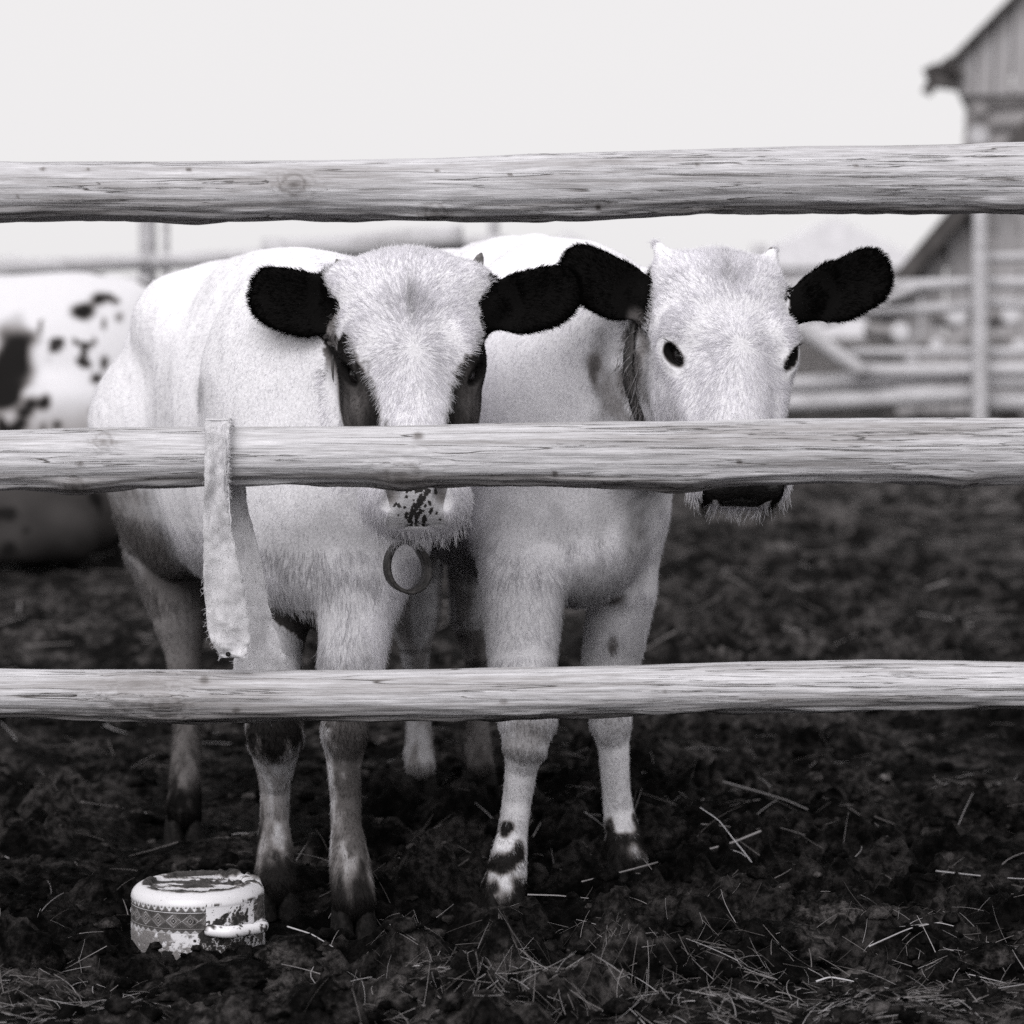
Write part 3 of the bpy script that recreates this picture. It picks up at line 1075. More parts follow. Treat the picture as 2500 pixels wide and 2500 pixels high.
    up_bias = np.where(rad_d < 0, 1.0, 1.35)
    HDv = hr[None] * (rad_r * 1.25)[:, None] + hd[None] * (rad_d * up_bias)[:, None]
    HDv = unit(HDv) + hn[None] * -.2
    hw = smooth(-.17, -.12, rh[:, 2]) * ih
    D = D * (1 - hw[:, None]) + HDv * hw[:, None]
    lift = np.full(nh, .17)
    lift = np.where(ih, .24, lift)
    # small second whorl under the poll where the hair parts
    pw = np.exp(-((rh[:, 0] / .022) ** 2 + ((rh[:, 1] - C["part"]) / .035) ** 2)) * ih
    lift = lift + pw * .5
    topk = smooth(.035, -.01, rh[:, 1]) * ih * (rh[:, 2] > -.14)
    lift = lift - topk * .06
    for ec, er in zip(earco(roots), ears):
        isear = (np.abs(ec[:, 0]) < 1.5) & (np.abs(ec[:, 1]) < 1.3) & (np.abs(ec[:, 2]) < 1.6)
        dv = er[1][None] + er[2][None] * (ec[:, 1] * .9)[:, None]
        D = np.where(isear[:, None], dv, D)
        lift = np.where(isear, .22, lift)
        fls = np.where(isear, .012, fls)
    cl = 42.0
    jit = np.stack([noise3(roots[:, 0] * cl, roots[:, 1] * cl + 9, roots[:, 2] * cl), noise3(roots[:, 0] * cl + 40, roots[:, 1] * cl, roots[:, 2] * cl),
                    noise3(roots[:, 0] * cl, roots[:, 1] * cl + 70, roots[:, 2] * cl)], 1)
    D = unit(D) + jit * .30 + g.normal(size=(nh, 3)) * .07
    tang = unit(D - nor * (D * nor).sum(1)[:, None])
    dirs = unit(tang + nor * lift[:, None])
    ln = fls * g.uniform(.65, 1.25, nh)
    chin = ih & (rh[:, 1] > .40) & (rh[:, 2] < -.05)
    ln = np.where(chin, np.where(g.random(nh) < .14, g.uniform(.010, .030, nh), .005), ln)
    dirs = np.where(chin[:, None], unit(dirs + nor * .7 + np.array([0, 0, -.5])), dirs)
    ea = eye_almond(roots)
    ln = np.where(ea < 1.06, .0004, np.where(ea < 1.5, np.minimum(ln, .005), ln))
    tn = np.where(ih, tn * 1.05, tn)
    tcol = np.clip(tn * np.where(roots[:, 2] < .36, g.uniform(.35, 1.35, nh), g.uniform(.74, 1.12, nh)), .003, .88)
    cu = hair_curves("fur", roots, dirs, nor, ln, tcol, rad=C.get("hr", .00038), droop=.16, g=g)
    obj("fur", cu, M["fur"], body)
    print(C["label"], "verts", len(V), "hairs", nh)

    # ---------------- bare nose pad: the muzzle faces again, finer, a hair's breadth proud of the hide
    qc = V[Q].mean(1)
    qh = (qc - P0) @ Rh / HSC
    sel = (np.abs(qh[:, 0]) < .058) & (qh[:, 1] > .352) & (qh[:, 1] < .445) & (qh[:, 2] > -.062)
    Qs = Q[sel]
    kk = 5
    st = np.linspace(0, 1, kk)
    A_, B_ = np.meshgrid(st, st, indexing='ij')
    wts = np.stack([(1 - A_) * (1 - B_), A_ * (1 - B_), A_ * B_, (1 - A_) * B_], -1).reshape(-1, 4)
    NV = np.einsum('kc,qcd->qkd', wts, (V + N * .0010)[Qs]).reshape(-1, 3)
    ii = (np.arange(kk - 1)[:, None] * kk + np.arange(kk - 1)[None]).reshape(-1)
    sub = np.stack([ii, ii + kk, ii + kk + 1, ii + 1], -1)
    NQ = (sub[None] + (np.arange(len(Qs)) * kk * kk)[:, None, None]).reshape(-1, 4)
    key = np.round(NV * 20000).astype(np.int64)
    _, fi, inv = np.unique(key, axis=0, return_index=True, return_inverse=True)
    NV, NQ = NV[fi], inv.reshape(-1)[NQ]
    nh_ = (NV - P0) @ Rh / HSC
    npd = C["nosecoat"](nh_)
    NQ = NQ[(npd[NQ] >= 0).all(1)]
    obj("nose", mesh_np("nose", NV, NQ, np.clip(npd, .006, .8)), M["nose"], root)

    # ---------------- eyes, horns, hooves
    for ec, fd, s in eyes:
        th = np.linspace(0, math.pi, 13)
        Ve, qe = lathe_dome(.0195, np.stack([np.sin(th), np.cos(th)], 1), 20)
        eo = obj("eye", mesh_np("eye", Ve + ec, qe), M["eye"], root)
        # upper lashes
        nl = 46
        tt = g.uniform(-1, .45, nl)
        al = unit(hd + hr * s * -.55)
        as_ = unit(np.cross(fd, al))
        if as_[2] < 0:
            as_ = -as_
        r0 = ec + fd[None] * .0215 + al[None] * (.020 * tt[:, None]) + as_[None] * (.010 * (1 - tt[:, None] ** 2))
        dl = unit(fd[None] * 1.0 + as_[None] * .25 + al[None] * tt[:, None] * .5 + g.normal(size=(nl, 3)) * .10)
        lc = hair_curves("eyelashes", r0, dl, np.repeat(fd[None] * 0, nl, 0), g.uniform(.009, .017, nl), np.full(nl, .012), rad=.00022, droop=.2, g=g)
        obj("eyelashes", lc, M["fur"], eo)
    for i, s in enumerate((-1, 1)):
        hb = C["horns"][i]
        b0, b1 = Hd(s * hb[0], hb[1], -.078), Hd(s * hb[2], hb[3], -.080)
        t = np.linspace(0, 1, 8)
        path = b0[None] + (b1 - b0)[None] * t[:, None]
        path[:, 0] += -s * hb[5] * np.sin(t * 1.5) * .3
        rr = hb[4] * np.sqrt(np.clip(1 - t ** 2.4, .02, 1))
        Vh, fh = tube(path, rr, 14)
        obj("horn", mesh_np("horn", Vh, fh), M["horn"], root)
    for (pts, rad), lg in zip(leg_pts, C["legs"]):
        ft = pts[-1]
        hm = hoof_mesh(.048, .036, lg.get("fwd", (fw[0] * .5, -1 if lg["front"] else fw[1])))
        ho = obj("hoof", hm, M["hoof"], root)
        ho.location = (ft[0], ft[1] - .004, -.010)
        ho.matrix_parent_inverse = Matrix.Translation(root.location).inverted()
    return dict(root=root, Hd=Hd, Rh=Rh, hr=hr, hd=hd, hn=hn, B=B, fw=fw, lat=lat, hs=hs, n0=n0, n2=n2)


WHITE = .81


def nose_left(h):
    r, d, n = h.T
    half = np.interp(d, [.352, .385, .41, .43], [.050, .042, .036, .046])
    t = np.where((np.abs(r) < half) & (d > .355) & (d < .428) & (n > -.058), .60, -1.0)
    gg = np.random.default_rng(21)
    for k in range(64):
        c = (gg.normal(.004, .017), gg.uniform(.385, .428))
        rr = gg.uniform(.0012, .0030)
        if k < 8:
            c, rr = (.004 + .0035 * k - .012, .418 - .004 * k + gg.normal(0, .0015)), .0034
        ang = gg.uniform(0, 3.14)
        a = (r - c[0]) * math.cos(ang) + (d - c[1]) * math.sin(ang)
        b = -(r - c[0]) * math.sin(ang) + (d - c[1]) * math.cos(ang)
        m = np.hypot(a / gg.uniform(1.0, 1.9), b) + .0006 * noise3(r * 900, d * 900) < rr
        t = np.where(m & (t > 0), .030, t)
    for s in (-1, 1):
        m = np.exp(-(((r - s * .036) / .012) ** 2 + ((d - .392) / .014) ** 2))
        t = np.where(t > 0, t * (1 - .8 * m), t)
    return t


def nose_right(h):
    r, d, n = h.T
    return np.where((np.abs(r) < .056) & (d > .355) & (d < .440 - 6.0 * r * r + .002 * noise3(r * 200, d * 200)) & (n > -.062), .010 + .004 * noise3(r * 300, d * 300), -1.0)



def dirt(V, sc, oct=4):
    return fbm(V[:, 0] * sc, V[:, 1] * sc, V[:, 2] * sc, oct=oct)


def base_coat(V, N, hl, bl, ears, in_head, scale_dirty):
    tone = np.full(len(V), WHITE)
    d1, d2 = dirt(V, 7.0), dirt(V * np.array([1, 1, .45]), 26.0)
    # mud and stable stains gather on belly, chest and legs
    low = 1 - smooth(.42, .72, V[:, 2])
    st = smooth(.05, .75, d1 * .8 + d2 * .35 + low * .45)
    tone = tone * (1 - scale_dirty * st * (.25 + .75 * low) * ~in_head)
    tone = tone * (1 + .025 * d2 * ~in_head - .06 * smooth(.1, .8, d1))
    fl = np.full(len(V), .013)
    fl = np.where(in_head, .0155, fl)
    fl = np.where(V[:, 2] < .36, .0125, fl)
    fl = fl + .008 * smooth(.040, -.02, hl[:, 1]) * in_head * np.exp(-(hl[:, 0] / .06) ** 2)
    return tone, fl


def dot(tone, V, c, r, val, soft=.35, nz=.35, sc=90):
    d = np.linalg.norm((V - np.asarray(c)) / np.asarray(r), axis=1) + nz * noise3(V[:, 0] * sc, V[:, 1] * sc, V[:, 2] * sc)
    m = 1 - smooth(1 - soft, 1 + soft, d)
    return tone * (1 - m) + val * m


def coat_left(V, N, hl, bl, ears, in_head, legs):
    tone, fl = base_coat(V, N, hl, bl, ears, in_head, .26)
    r, d, n = hl.T
    nz = .006 * noise3(V[:, 0] * 120, V[:, 1] * 120, V[:, 2] * 120) + .006 * noise3(V[:, 0] * 45, V[:, 1] * 45, V[:, 2] * 45)
    edge = np.interp(d, [.03, .07, .11, .15, .19, .225, .27, .33, .36], [.140, .114, .102, .086, .064, .052, .044, .044, .080])
    side = smooth(-.004, .004, np.abs(r) - edge + nz) * (d > .03) * (d < .345) * smooth(-.135, -.115, n) * in_head
    eyeglow = np.exp(-(((d - .232) / .040) ** 2 + ((np.abs(r) - .086) / .020) ** 2))
    tone = tone * (1 - side) + side * (.010 + .085 * eyeglow) * (1 + .5 * noise3(V[:, 0] * 160, V[:, 1] * 160, V[:, 2] * 60))
    fl = np.where(side > .5, .008, fl)
    # narrow grey line along the parting
    tone = np.where(in_head, tone * (1 - .30 * np.exp(-(((r + .006 * noise3(V[:, 0] * 90, V[:, 1] * 90, V[:, 2] * 90)) / .0055) ** 2 + ((d - .080) / .042) ** 2))), tone)
    # muzzle: bare pinkish-grey pad with dark freckles
    pad = np.zeros(len(V), bool)
    nz_ = np.where(in_head & (d > .34))[0]
    pad[nz_] = nose_left(hl[nz_]) >= 0
    tone = np.where(pad, .60, tone)
    for e, s in zip(ears, (-1, 1)):
        m = (e[:, 0] > -1.5) & (e[:, 0] < 1.3) & (np.abs(e[:, 1]) < 1.4) & (np.abs(e[:, 2]) < 1.6)
        tone = np.where(m, .0045, tone)
        if s < 0:
            mm = m & (e[:, 0] > -1.3) & (e[:, 0] < -.70 + .12 * noise3(V[:, 0] * 150, V[:, 1] * 150, V[:, 2] * 150)) & (e[:, 1] < -.38 - .5 * (e[:, 0] + .75))
            tone = np.where(mm, .20 + .10 * noise3(V[:, 0] * 90, V[:, 1] * 90, V[:, 2] * 90), tone)
    # legs
    z = V[:, 2]
    (k1, _), (k2, _) = legs[0], legs[1]
    lower = 1 - smooth(.13, .36, z)
    streak = fbm(V[:, 0] * 60, V[:, 1] * 60, z * 9, oct=3)
    legtone = .30 + .22 * streak
    tone = tone * (1 - lower) + np.clip(legtone, .08, .5) * lower
    muck = 1 - smooth(.06, .15, z + .03 * streak)
    tone = tone * (1 - muck) + .016 * muck
    tone = dot(tone, V, k1[2] + np.array([0, -.02, .018]), (.055, .09, .052), .018, .3, .35)
    tone = dot(tone, V, k2[2] + np.array([.012, -.02, .0]), (.042, .08, .070), .085, .4, .5)
    tone = dot(tone, V, k2[4] + np.array([.014, -.02, .0]), (.03, .08, .09), .10, .4, .5)
    # hind leg with its thigh shade painted in, dark tuft below the brisket
    hind = smooth(.10, -.05, bl[:, 0] - .12) * (1 - smooth(.50, .66, z + .10 * dirt(V, 9)))
    tone = tone * (1 - .75 * hind)
    br = (z < .455) & (z > .36) & (bl[:, 0] > .35) & (N[:, 2] < -.25)
    tone = np.where(br, .05, tone)
    fl = np.where((z < .56) & (z > .38), .024, fl)
    # grey smudges on the chest
    for (u, v, Y, rx, val) in ((720, 1340, 4.02, .05, .52), (790, 1310, 3.98, .045, .54), (525, 960, 4.3, .03, .48), (300, 1240, 4.6, .05, .25), (330, 1330, 4.6, .06, .16)):
        tone = dot(tone, V, at(u, v, Y), (rx, .20, rx * .8), val, .6, .5, 30)
    return tone, fl


def coat_right(V, N, hl, bl, ears, in_head, legs):
    tone, fl = base_coat(V, N, hl, bl, ears, in_head, .20)
    r, d, n = hl.T
    tone = np.where(in_head, tone * (1 - .42 * np.exp(-(((r + .006 * noise3(V[:, 0] * 90, V[:, 1] * 90, V[:, 2] * 90)) / .007) ** 2 + ((d - .035) / .032) ** 2)) * (.5 + .5 * noise3(V[:, 0] * 200, V[:, 1] * 200, V[:, 2] * 200))), tone)
    pad = (d > .350) & (d < .440 - 6.0 * r * r) & (n > -.062) & in_head & (np.abs(r) < .060)
    tone = np.where(pad, .010, tone)
    for s in (-1, 1):
        m = np.hypot((r - s * .046) / .014, (d - .420) / .012) < 1
        tone = np.where(m & in_head, .015, tone)
    eyerim = np.zeros(len(V))
    for e in ears:
        m = (e[:, 0] > -1.3 + .12 * noise3(V[:, 0] * 110, V[:, 1] * 110, V[:, 2] * 110)) & (e[:, 0] < 1.3) & (np.abs(e[:, 1]) < 1.4) & (np.abs(e[:, 2]) < 1.6)
        tone = np.where(m, .0040, tone)
    z = V[:, 2]
    (k1, _), (k2, _) = legs[0], legs[1]
    streak = fbm(V[:, 0] * 60, V[:, 1] * 60, z * 9, oct=3)
    lower = 1 - smooth(.10, .34, z)
    tone = tone * (1 - .10 * lower * (1 + streak))
    tone = dot(tone, V, k1[2] + np.array([.004, -.03, -.012]), (.030, .05, .030), .30, .5, .5)
    tone = dot(tone, V, k1[3] + np.array([-.01, -.03, .0]), (.030, .05, .022), .36, .6, .5)
    tone = dot(tone, V, k2[2] + np.array([.0, -.03, .01]), (.022, .05, .028), .45, .6, .5)
    # black blotches above the hooves
    for (u, v, Y, rx, rz) in ((1236, 2030, 4.06, .013, .013), (1222, 2105, 4.05, .032, .017), (1265, 2085, 4.05, .012, .022), (1195, 2170, 4.06, .030, .022), (1270, 2175, 4.04, .018, .028), (1240, 2215, 4.04, .06, .018),
                          (1510, 2075, 4.36, .028, .030), (1560, 2045, 4.38, .013, .045), (1490, 2040, 4.38, .010, .03), (1535, 2120, 4.36, .06, .026)):
        tone = dot(tone, V, at(u, v, Y), (rx, .05, rz), .015, .3, .4, 70)
    muck = 1 - smooth(.02, .06, z + .02 * streak)
    tone = tone * (1 - muck) + .02 * muck
    # stained neck behind the cheek and a smudge on the shoulder
    for (u, v, Y, rx, rz, val) in ((1495, 960, 4.15, .022, .07, .30), (1470, 860, 4.15, .03, .03, .42), (1555, 890, 4.08, .022, .06, .22), (1450, 900, 4.2, .010, .03, .12), (1555, 1180, 4.1, .03, .03, .45), (1570, 1300, 4.15, .02, .05, .42),
                               (1440, 1440, 4.2, .05, .04, .48), (1505, 1470, 4.25, .016, .012, .20), (1390, 1290, 4.15, .07, .03, .55), (1497, 1575, 4.32, .008, .014, .14), (1250, 1300, 4.2, .05, .05, .58)):
        tone = dot(tone, V, at(u, v, Y), (rx, .14, rz), val, .6, .6, 45)
    # hind legs: darker low down, streaked
    hind = smooth(.12, -.02, bl[:, 0] - .15) * (1 - smooth(.42, .62, z))
    tone = tone * (1 - .25 * hind) * (1 - .4 * hind * smooth(.0, .5, streak))
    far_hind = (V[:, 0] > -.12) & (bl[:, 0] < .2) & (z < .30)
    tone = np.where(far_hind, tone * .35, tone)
    fl = np.where((z < .60) & (z > .36), .020, fl)
    return tone, fl


def coat_feet():
    pass


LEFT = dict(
    label="white calf with dark cheeks, a freckled muzzle and a leather loop under its chin",
    S=(-.285, 4.17), H=(-.500, 4.80), lo=(-.86, 3.66, -.005), hi=(.14, 5.20, 1.08), seed=31, wide=.95,
    poll=at(1003, 614, 3.95), tilt=R(24), lean=.035, hs=.945, hwid=1.06, yaw=R(4), eye=(.0720, .182, -.050), whorl=(.0, .165), part=.085,
    hornbud=(.088, .022, .038), horns=[(.096, .008, .108, -.026, .0085, .01), (.094, .008, .110, -.036, .0100, .01)],
    dens=(34, 14), dome=.010, earline=.098,
    ears=[dict(base=at(852, 752, 4.00), tip=at(613, 700, 4.01), w=.0465, side=-1), dict(base=at(1172, 752, 4.00), tip=at(1414, 692, 4.01), w=.0440, side=1)],
    legs=[dict(front=True, side=-1, p=[(668, 1450, 4.16, 85), (655, 1610, 4.14, 66), (672, 1795, 4.10, 77), (672, 1872, 4.12, 52), (669, 1930, 4.13, 38), (669, 2000, 4.13, 39), (671, 2080, 4.12, 52), (676, 2165, 4.09, 56)]),
          dict(front=True, side=1, p=[(880, 1450, 4.06, 85), (858, 1610, 4.02, 70), (842, 1785, 3.98, 61), (840, 1880, 3.98, 46), (842, 1950, 3.98, 40), (845, 2010, 3.97, 42), (852, 2090, 3.96, 53), (864, 2195, 3.94, 60)]),
          dict(front=False, side=-1, p=[(400, 1330, 4.86, 85), (440, 1500, 4.84, 56), (452, 1650, 4.82, 44), (456, 1780, 4.76, 38), (453, 1880, 4.72, 42), (450, 1990, 4.68, 46)]),
          dict(front=False, side=1, p=[(630, 1330, 4.96, 85), (650, 1500, 4.94, 56), (662, 1650, 4.92, 44), (668, 1780, 4.86, 36), (669, 1880, 4.83, 36), (668, 1970, 4.80, 40)])],
    coat=coat_left, nosecoat=nose_left, padend=.425)
RIGHT = dict(
    label="all-white faced calf with black ears and black nose, head turned to the side",
    S=(.085, 4.36), H=(-.115, 5.08), lo=(-.40, 3.68, -.005), hi=(.62, 5.50, 1.10), seed=32, zs=1.03, wide=.92,
    poll=at(1784, 612, 4.00), tilt=R(22), lean=.05, hs=.86, hwid=1.17, yaw=R(13), eye=(.0700, .176, -.046), whorl=(.004, .175), part=.030,
    hornbud=(.087, -.034, .009), horns=[(.087, -.032, .088, -.047, .0070, 0), (.087, -.032, .088, -.047, .0070, 0)],
    dens=(34, 14), dome=.036, earline=.094,
    ears=[dict(base=at(1600, 742, 4.05), tip=at(1378, 628, 4.06), w=.0430, side=-1), dict(base=at(1950, 742, 4.04), tip=at(2168, 640, 4.05), w=.0440, side=1)],
    legs=[dict(front=True, side=-1, p=[(1275, 1440, 4.20, 92), (1275, 1610, 4.16, 72), (1288, 1755, 4.10, 78), (1283, 1815, 4.09, 62), (1272, 1880, 4.10, 42), (1263, 1960, 4.10, 35), (1250, 2040, 4.09, 42), (1238, 2120, 4.07, 53), (1230, 2195, 4.05, 56)]),
          dict(front=True, side=1, p=[(1520, 1440, 4.36, 72), (1492, 1610, 4.40, 62), (1490, 1760, 4.38, 53), (1498, 1830, 4.38, 42), (1503, 1920, 4.39, 38), (1510, 1980, 4.40, 41), (1522, 2040, 4.39, 49), (1532, 2098, 4.36, 52)]),
          dict(front=False, side=-1, p=[(1010, 1400, 5.20, 55), (1012, 1490, 5.20, 52), (1013, 1570, 5.20, 44), (1014, 1650, 5.21, 30), (1022, 1770, 5.17, 34), (1026, 1870, 5.13, 40)]),
          dict(front=False, side=1, p=[(1160, 1400, 5.24, 52), (1158, 1500, 5.24, 48), (1166, 1600, 5.24, 40), (1168, 1650, 5.25, 30), (1166, 1770, 5.2, 32), (1172, 1870, 5.17, 38)])],
    coat=coat_right, nosecoat=nose_right, padend=.440)
for C in (LEFT, RIGHT):
    for lg in C["legs"]:
        u, v, Y, r = lg["p"][-1]
        p = at(u, v, Y)
        FEET.append((p[0], p[1] - .035, .065))
FEET.append((-.446, 3.86, .100))


def build_collars(KL, KR):
    # left calf: strap round the neck and a stiff leather loop that hangs under the chin
    for K, nm in ((KL, "left"), (KR, "right")):
        Hd = K["Hd"]
        nd = unit(K["n2"] - K["n0"])
        c = K["n0"] + (K["n2"] - K["n0"]) * (.80 if nm == "left" else .90)
        ax = unit(np.cross(nd, np.array([0, 0, 1.0])))
        V, q = band_mesh(c + np.array([0, 0, -.012]), ax, np.cross(ax, nd), (.119 if nm == "left" else .117), .142, nd, .024 if nm == "left" else .020, .004, n=90)
        V = V + unit(V - c) * (.003 * noise3(V[:, 0] * 60, V[:, 1] * 60, V[:, 2] * 60))[:, None]
        col = obj("collar", mesh_np("collar", V, q), M["leather"], K["root"])
        if nm == "right":
            gq = np.random.default_rng(9)
            k = 900
            vi = gq.integers(0, len(V), k)
            outw = unit(V[vi] - c)
            dr = unit(nd[None] * gq.normal(-.3, .6, (k, 1)) + outw * .30 + np.array([0, 0, -.9]) + gq.normal(size=(k, 3)) * .25)
            cu = hair_curves("matted_hair", V[vi] + gq.normal(size=(k, 3)) * .004, dr, np.zeros((k, 3)), gq.uniform(.012, .032, k), gq.uniform(.05, .40, k), rad=.0005, curl=.25, droop=.3, g=gq)
            obj("matted_hair", cu, M["fur"], col)
        if nm == "left":
            ctr = at(992, 1383, 3.88)
            t = np.linspace(0, 2 * math.pi, 60)
            # teardrop loop of strap seen slightly from the side
            a = .030 * np.sin(t) * (1 - .10 * np.cos(t))
            b = .0365 * np.cos(t)
            ang = R(18)
            ex, ez = np.array([math.cos(ang), .35, 0.0]), np.array([-.10, .08, 1.0])
            path = ctr[None] + a[:, None] * ex[None] + b[:, None] * ez[None]
            wdir2 = unit(np.array([.45, -1.0, .05]))
            nrm = unit(np.cross(np.gradient(path, axis=0), wdir2))
            rows = np.stack([path + wdir2 * .012, path - wdir2 * .012, path - wdir2 * .012 + nrm * .0035, path + wdir2 * .012 + nrm * .0035], 1)
            V = rows.reshape(-1, 3)
            i = np.arange(len(t) - 1)[:, None] * 4
            j = np.arange(4)[None, :]
            q = np.stack([i + j, i + (j + 1) % 4, i + 4 + (j + 1) % 4, i + 4 + j], -1).reshape(-1, 4)
            obj("leather_loop", mesh_np("leather_loop", V, q), M["leather"], col)
            # raised rope-like edge on the near rim
            Vt, ft = tube(path - wdir2 * -.012, .0028 + .0006 * np.sin(t * 23), 8, cap=False)
            obj("stitched_edge", mesh_np("stitched_edge", Vt, ft), M["leather"], col)
            # short strap that carries the loop
            p0, p1 = at(985, 1320, 3.89), at(930, 1262, 3.93)
            Vt, ft = tube(np.array([p0, (p0 + p1) / 2 + [0, .004, 0], p1]), [.008, .009, .010], 10)
            obj("loop_strap", mesh_np("loop_strap", Vt, ft), M["leather"], col)


# ------------------------------------------------------------------ the lying spotted cow behind
def build_cow():
    Y = 10.2
    gz = float(ground_z(-1.8, Y, False))
    c = lambda x, y, z: np.array([x, Y + y, gz + z])
    G = Field((-3.95, Y - .85, gz - .02), (-1.0, Y + .65, gz + 1.30), .014)
    G.ell(c(-2.15, 0, .56), (.80, .40, .46), None, .10)
    G.ell(c(-1.62, .02, .62), (.42, .34, .42), None, .10)
    G.chain([c(-1.40, .0, .92), c(-1.9, 0, .93), c(-2.6, 0, .90), c(-2.9, 0, .9)], [.10, .10, .10, .10], .12)
    G.ell(c(-1.62, -.34, .34), (.36, .16, .32), None, .08)            # near thigh
    G.chain([c(-1.86, -.42, .18), c(-1.55, -.48, .10), c(-1.95, -.55, .08)], [.12, .08, .06], .06)
    G.chain([c(-2.75, -.32, .20), c(-2.95, -.40, .10), c(-2.62, -.46, .08)], [.11, .08, .06], .06)
    G.ell(c(-2.78, 0, .55), (.30, .34, .42), None, .10)
    G.chain([c(-2.95, 0, .80), c(-3.25, -.05, 1.0)], [.22, .16], .08)
    G.chain([c(-3.22, -.05, 1.05), c(-3.45, -.10, .92), c(-3.66, -.14, .78)], [.14, .12, .09], .06)
    for s in (-1, 1):
        G.ell(c(-3.20, -.05 + s * .20, 1.10), (.06, .13, .04), None, .03)
    G.chain([c(-1.20, 0, .85), c(-1.10, 0, .5), c(-1.15, -.1, .1)], [.04, .035, .03], .03)
    V, Q = G.polygonise()
    tone = np.full(len(V), .62)
    n = fbm(V[:, 0] * 2.6 + 3, V[:, 1] * 2.6, V[:, 2] * 2.6, oct=4)
    for (u, v, ru, rv) in ((35, 880, 60, 80), (12, 950, 60, 85), (70, 1005, 34, 22), (118, 985, 16, 24), (40, 1048, 26, 18), (150, 1035, 14, 14), (85, 985, 30, 28), (62, 1030, 28, 20), (192, 758, 34, 30), (222, 730, 26, 18), (262, 733, 14, 12), (275, 775, 12, 20), (240, 790, 8, 20),
                           (20, 1035, 18, 20), (250, 885, 12, 20), (232, 925, 14, 12), (175, 835, 8, 9), (222, 832, 9, 10), (120, 1040, 10, 16)):
        p = at(u, v, Y - .35)
        tone = dot(tone, V, p, (ru * Y / F, .45, rv * Y / F), .012, .3, .45, 14)
    spk = noise3(V[:, 0] * 17, V[:, 1] * 17, V[:, 2] * 17 + 3) + .5 * noise3(V[:, 0] * 5, V[:, 1] * 5, V[:, 2] * 5)
    tone = np.where(spk > .80, .03, tone)
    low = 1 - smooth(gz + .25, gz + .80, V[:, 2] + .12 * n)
    tone = tone * (1 - (.93 + .05 * np.clip(n, -1, 1)) * low)  # dirt low on the body, with the shade there painted in too
    obj("cow", mesh_np("cow", V, Q, np.clip(tone, .01, .8)), M["hide"], label="white cow with black blotches lying in the yard behind the calves", cat="cow")


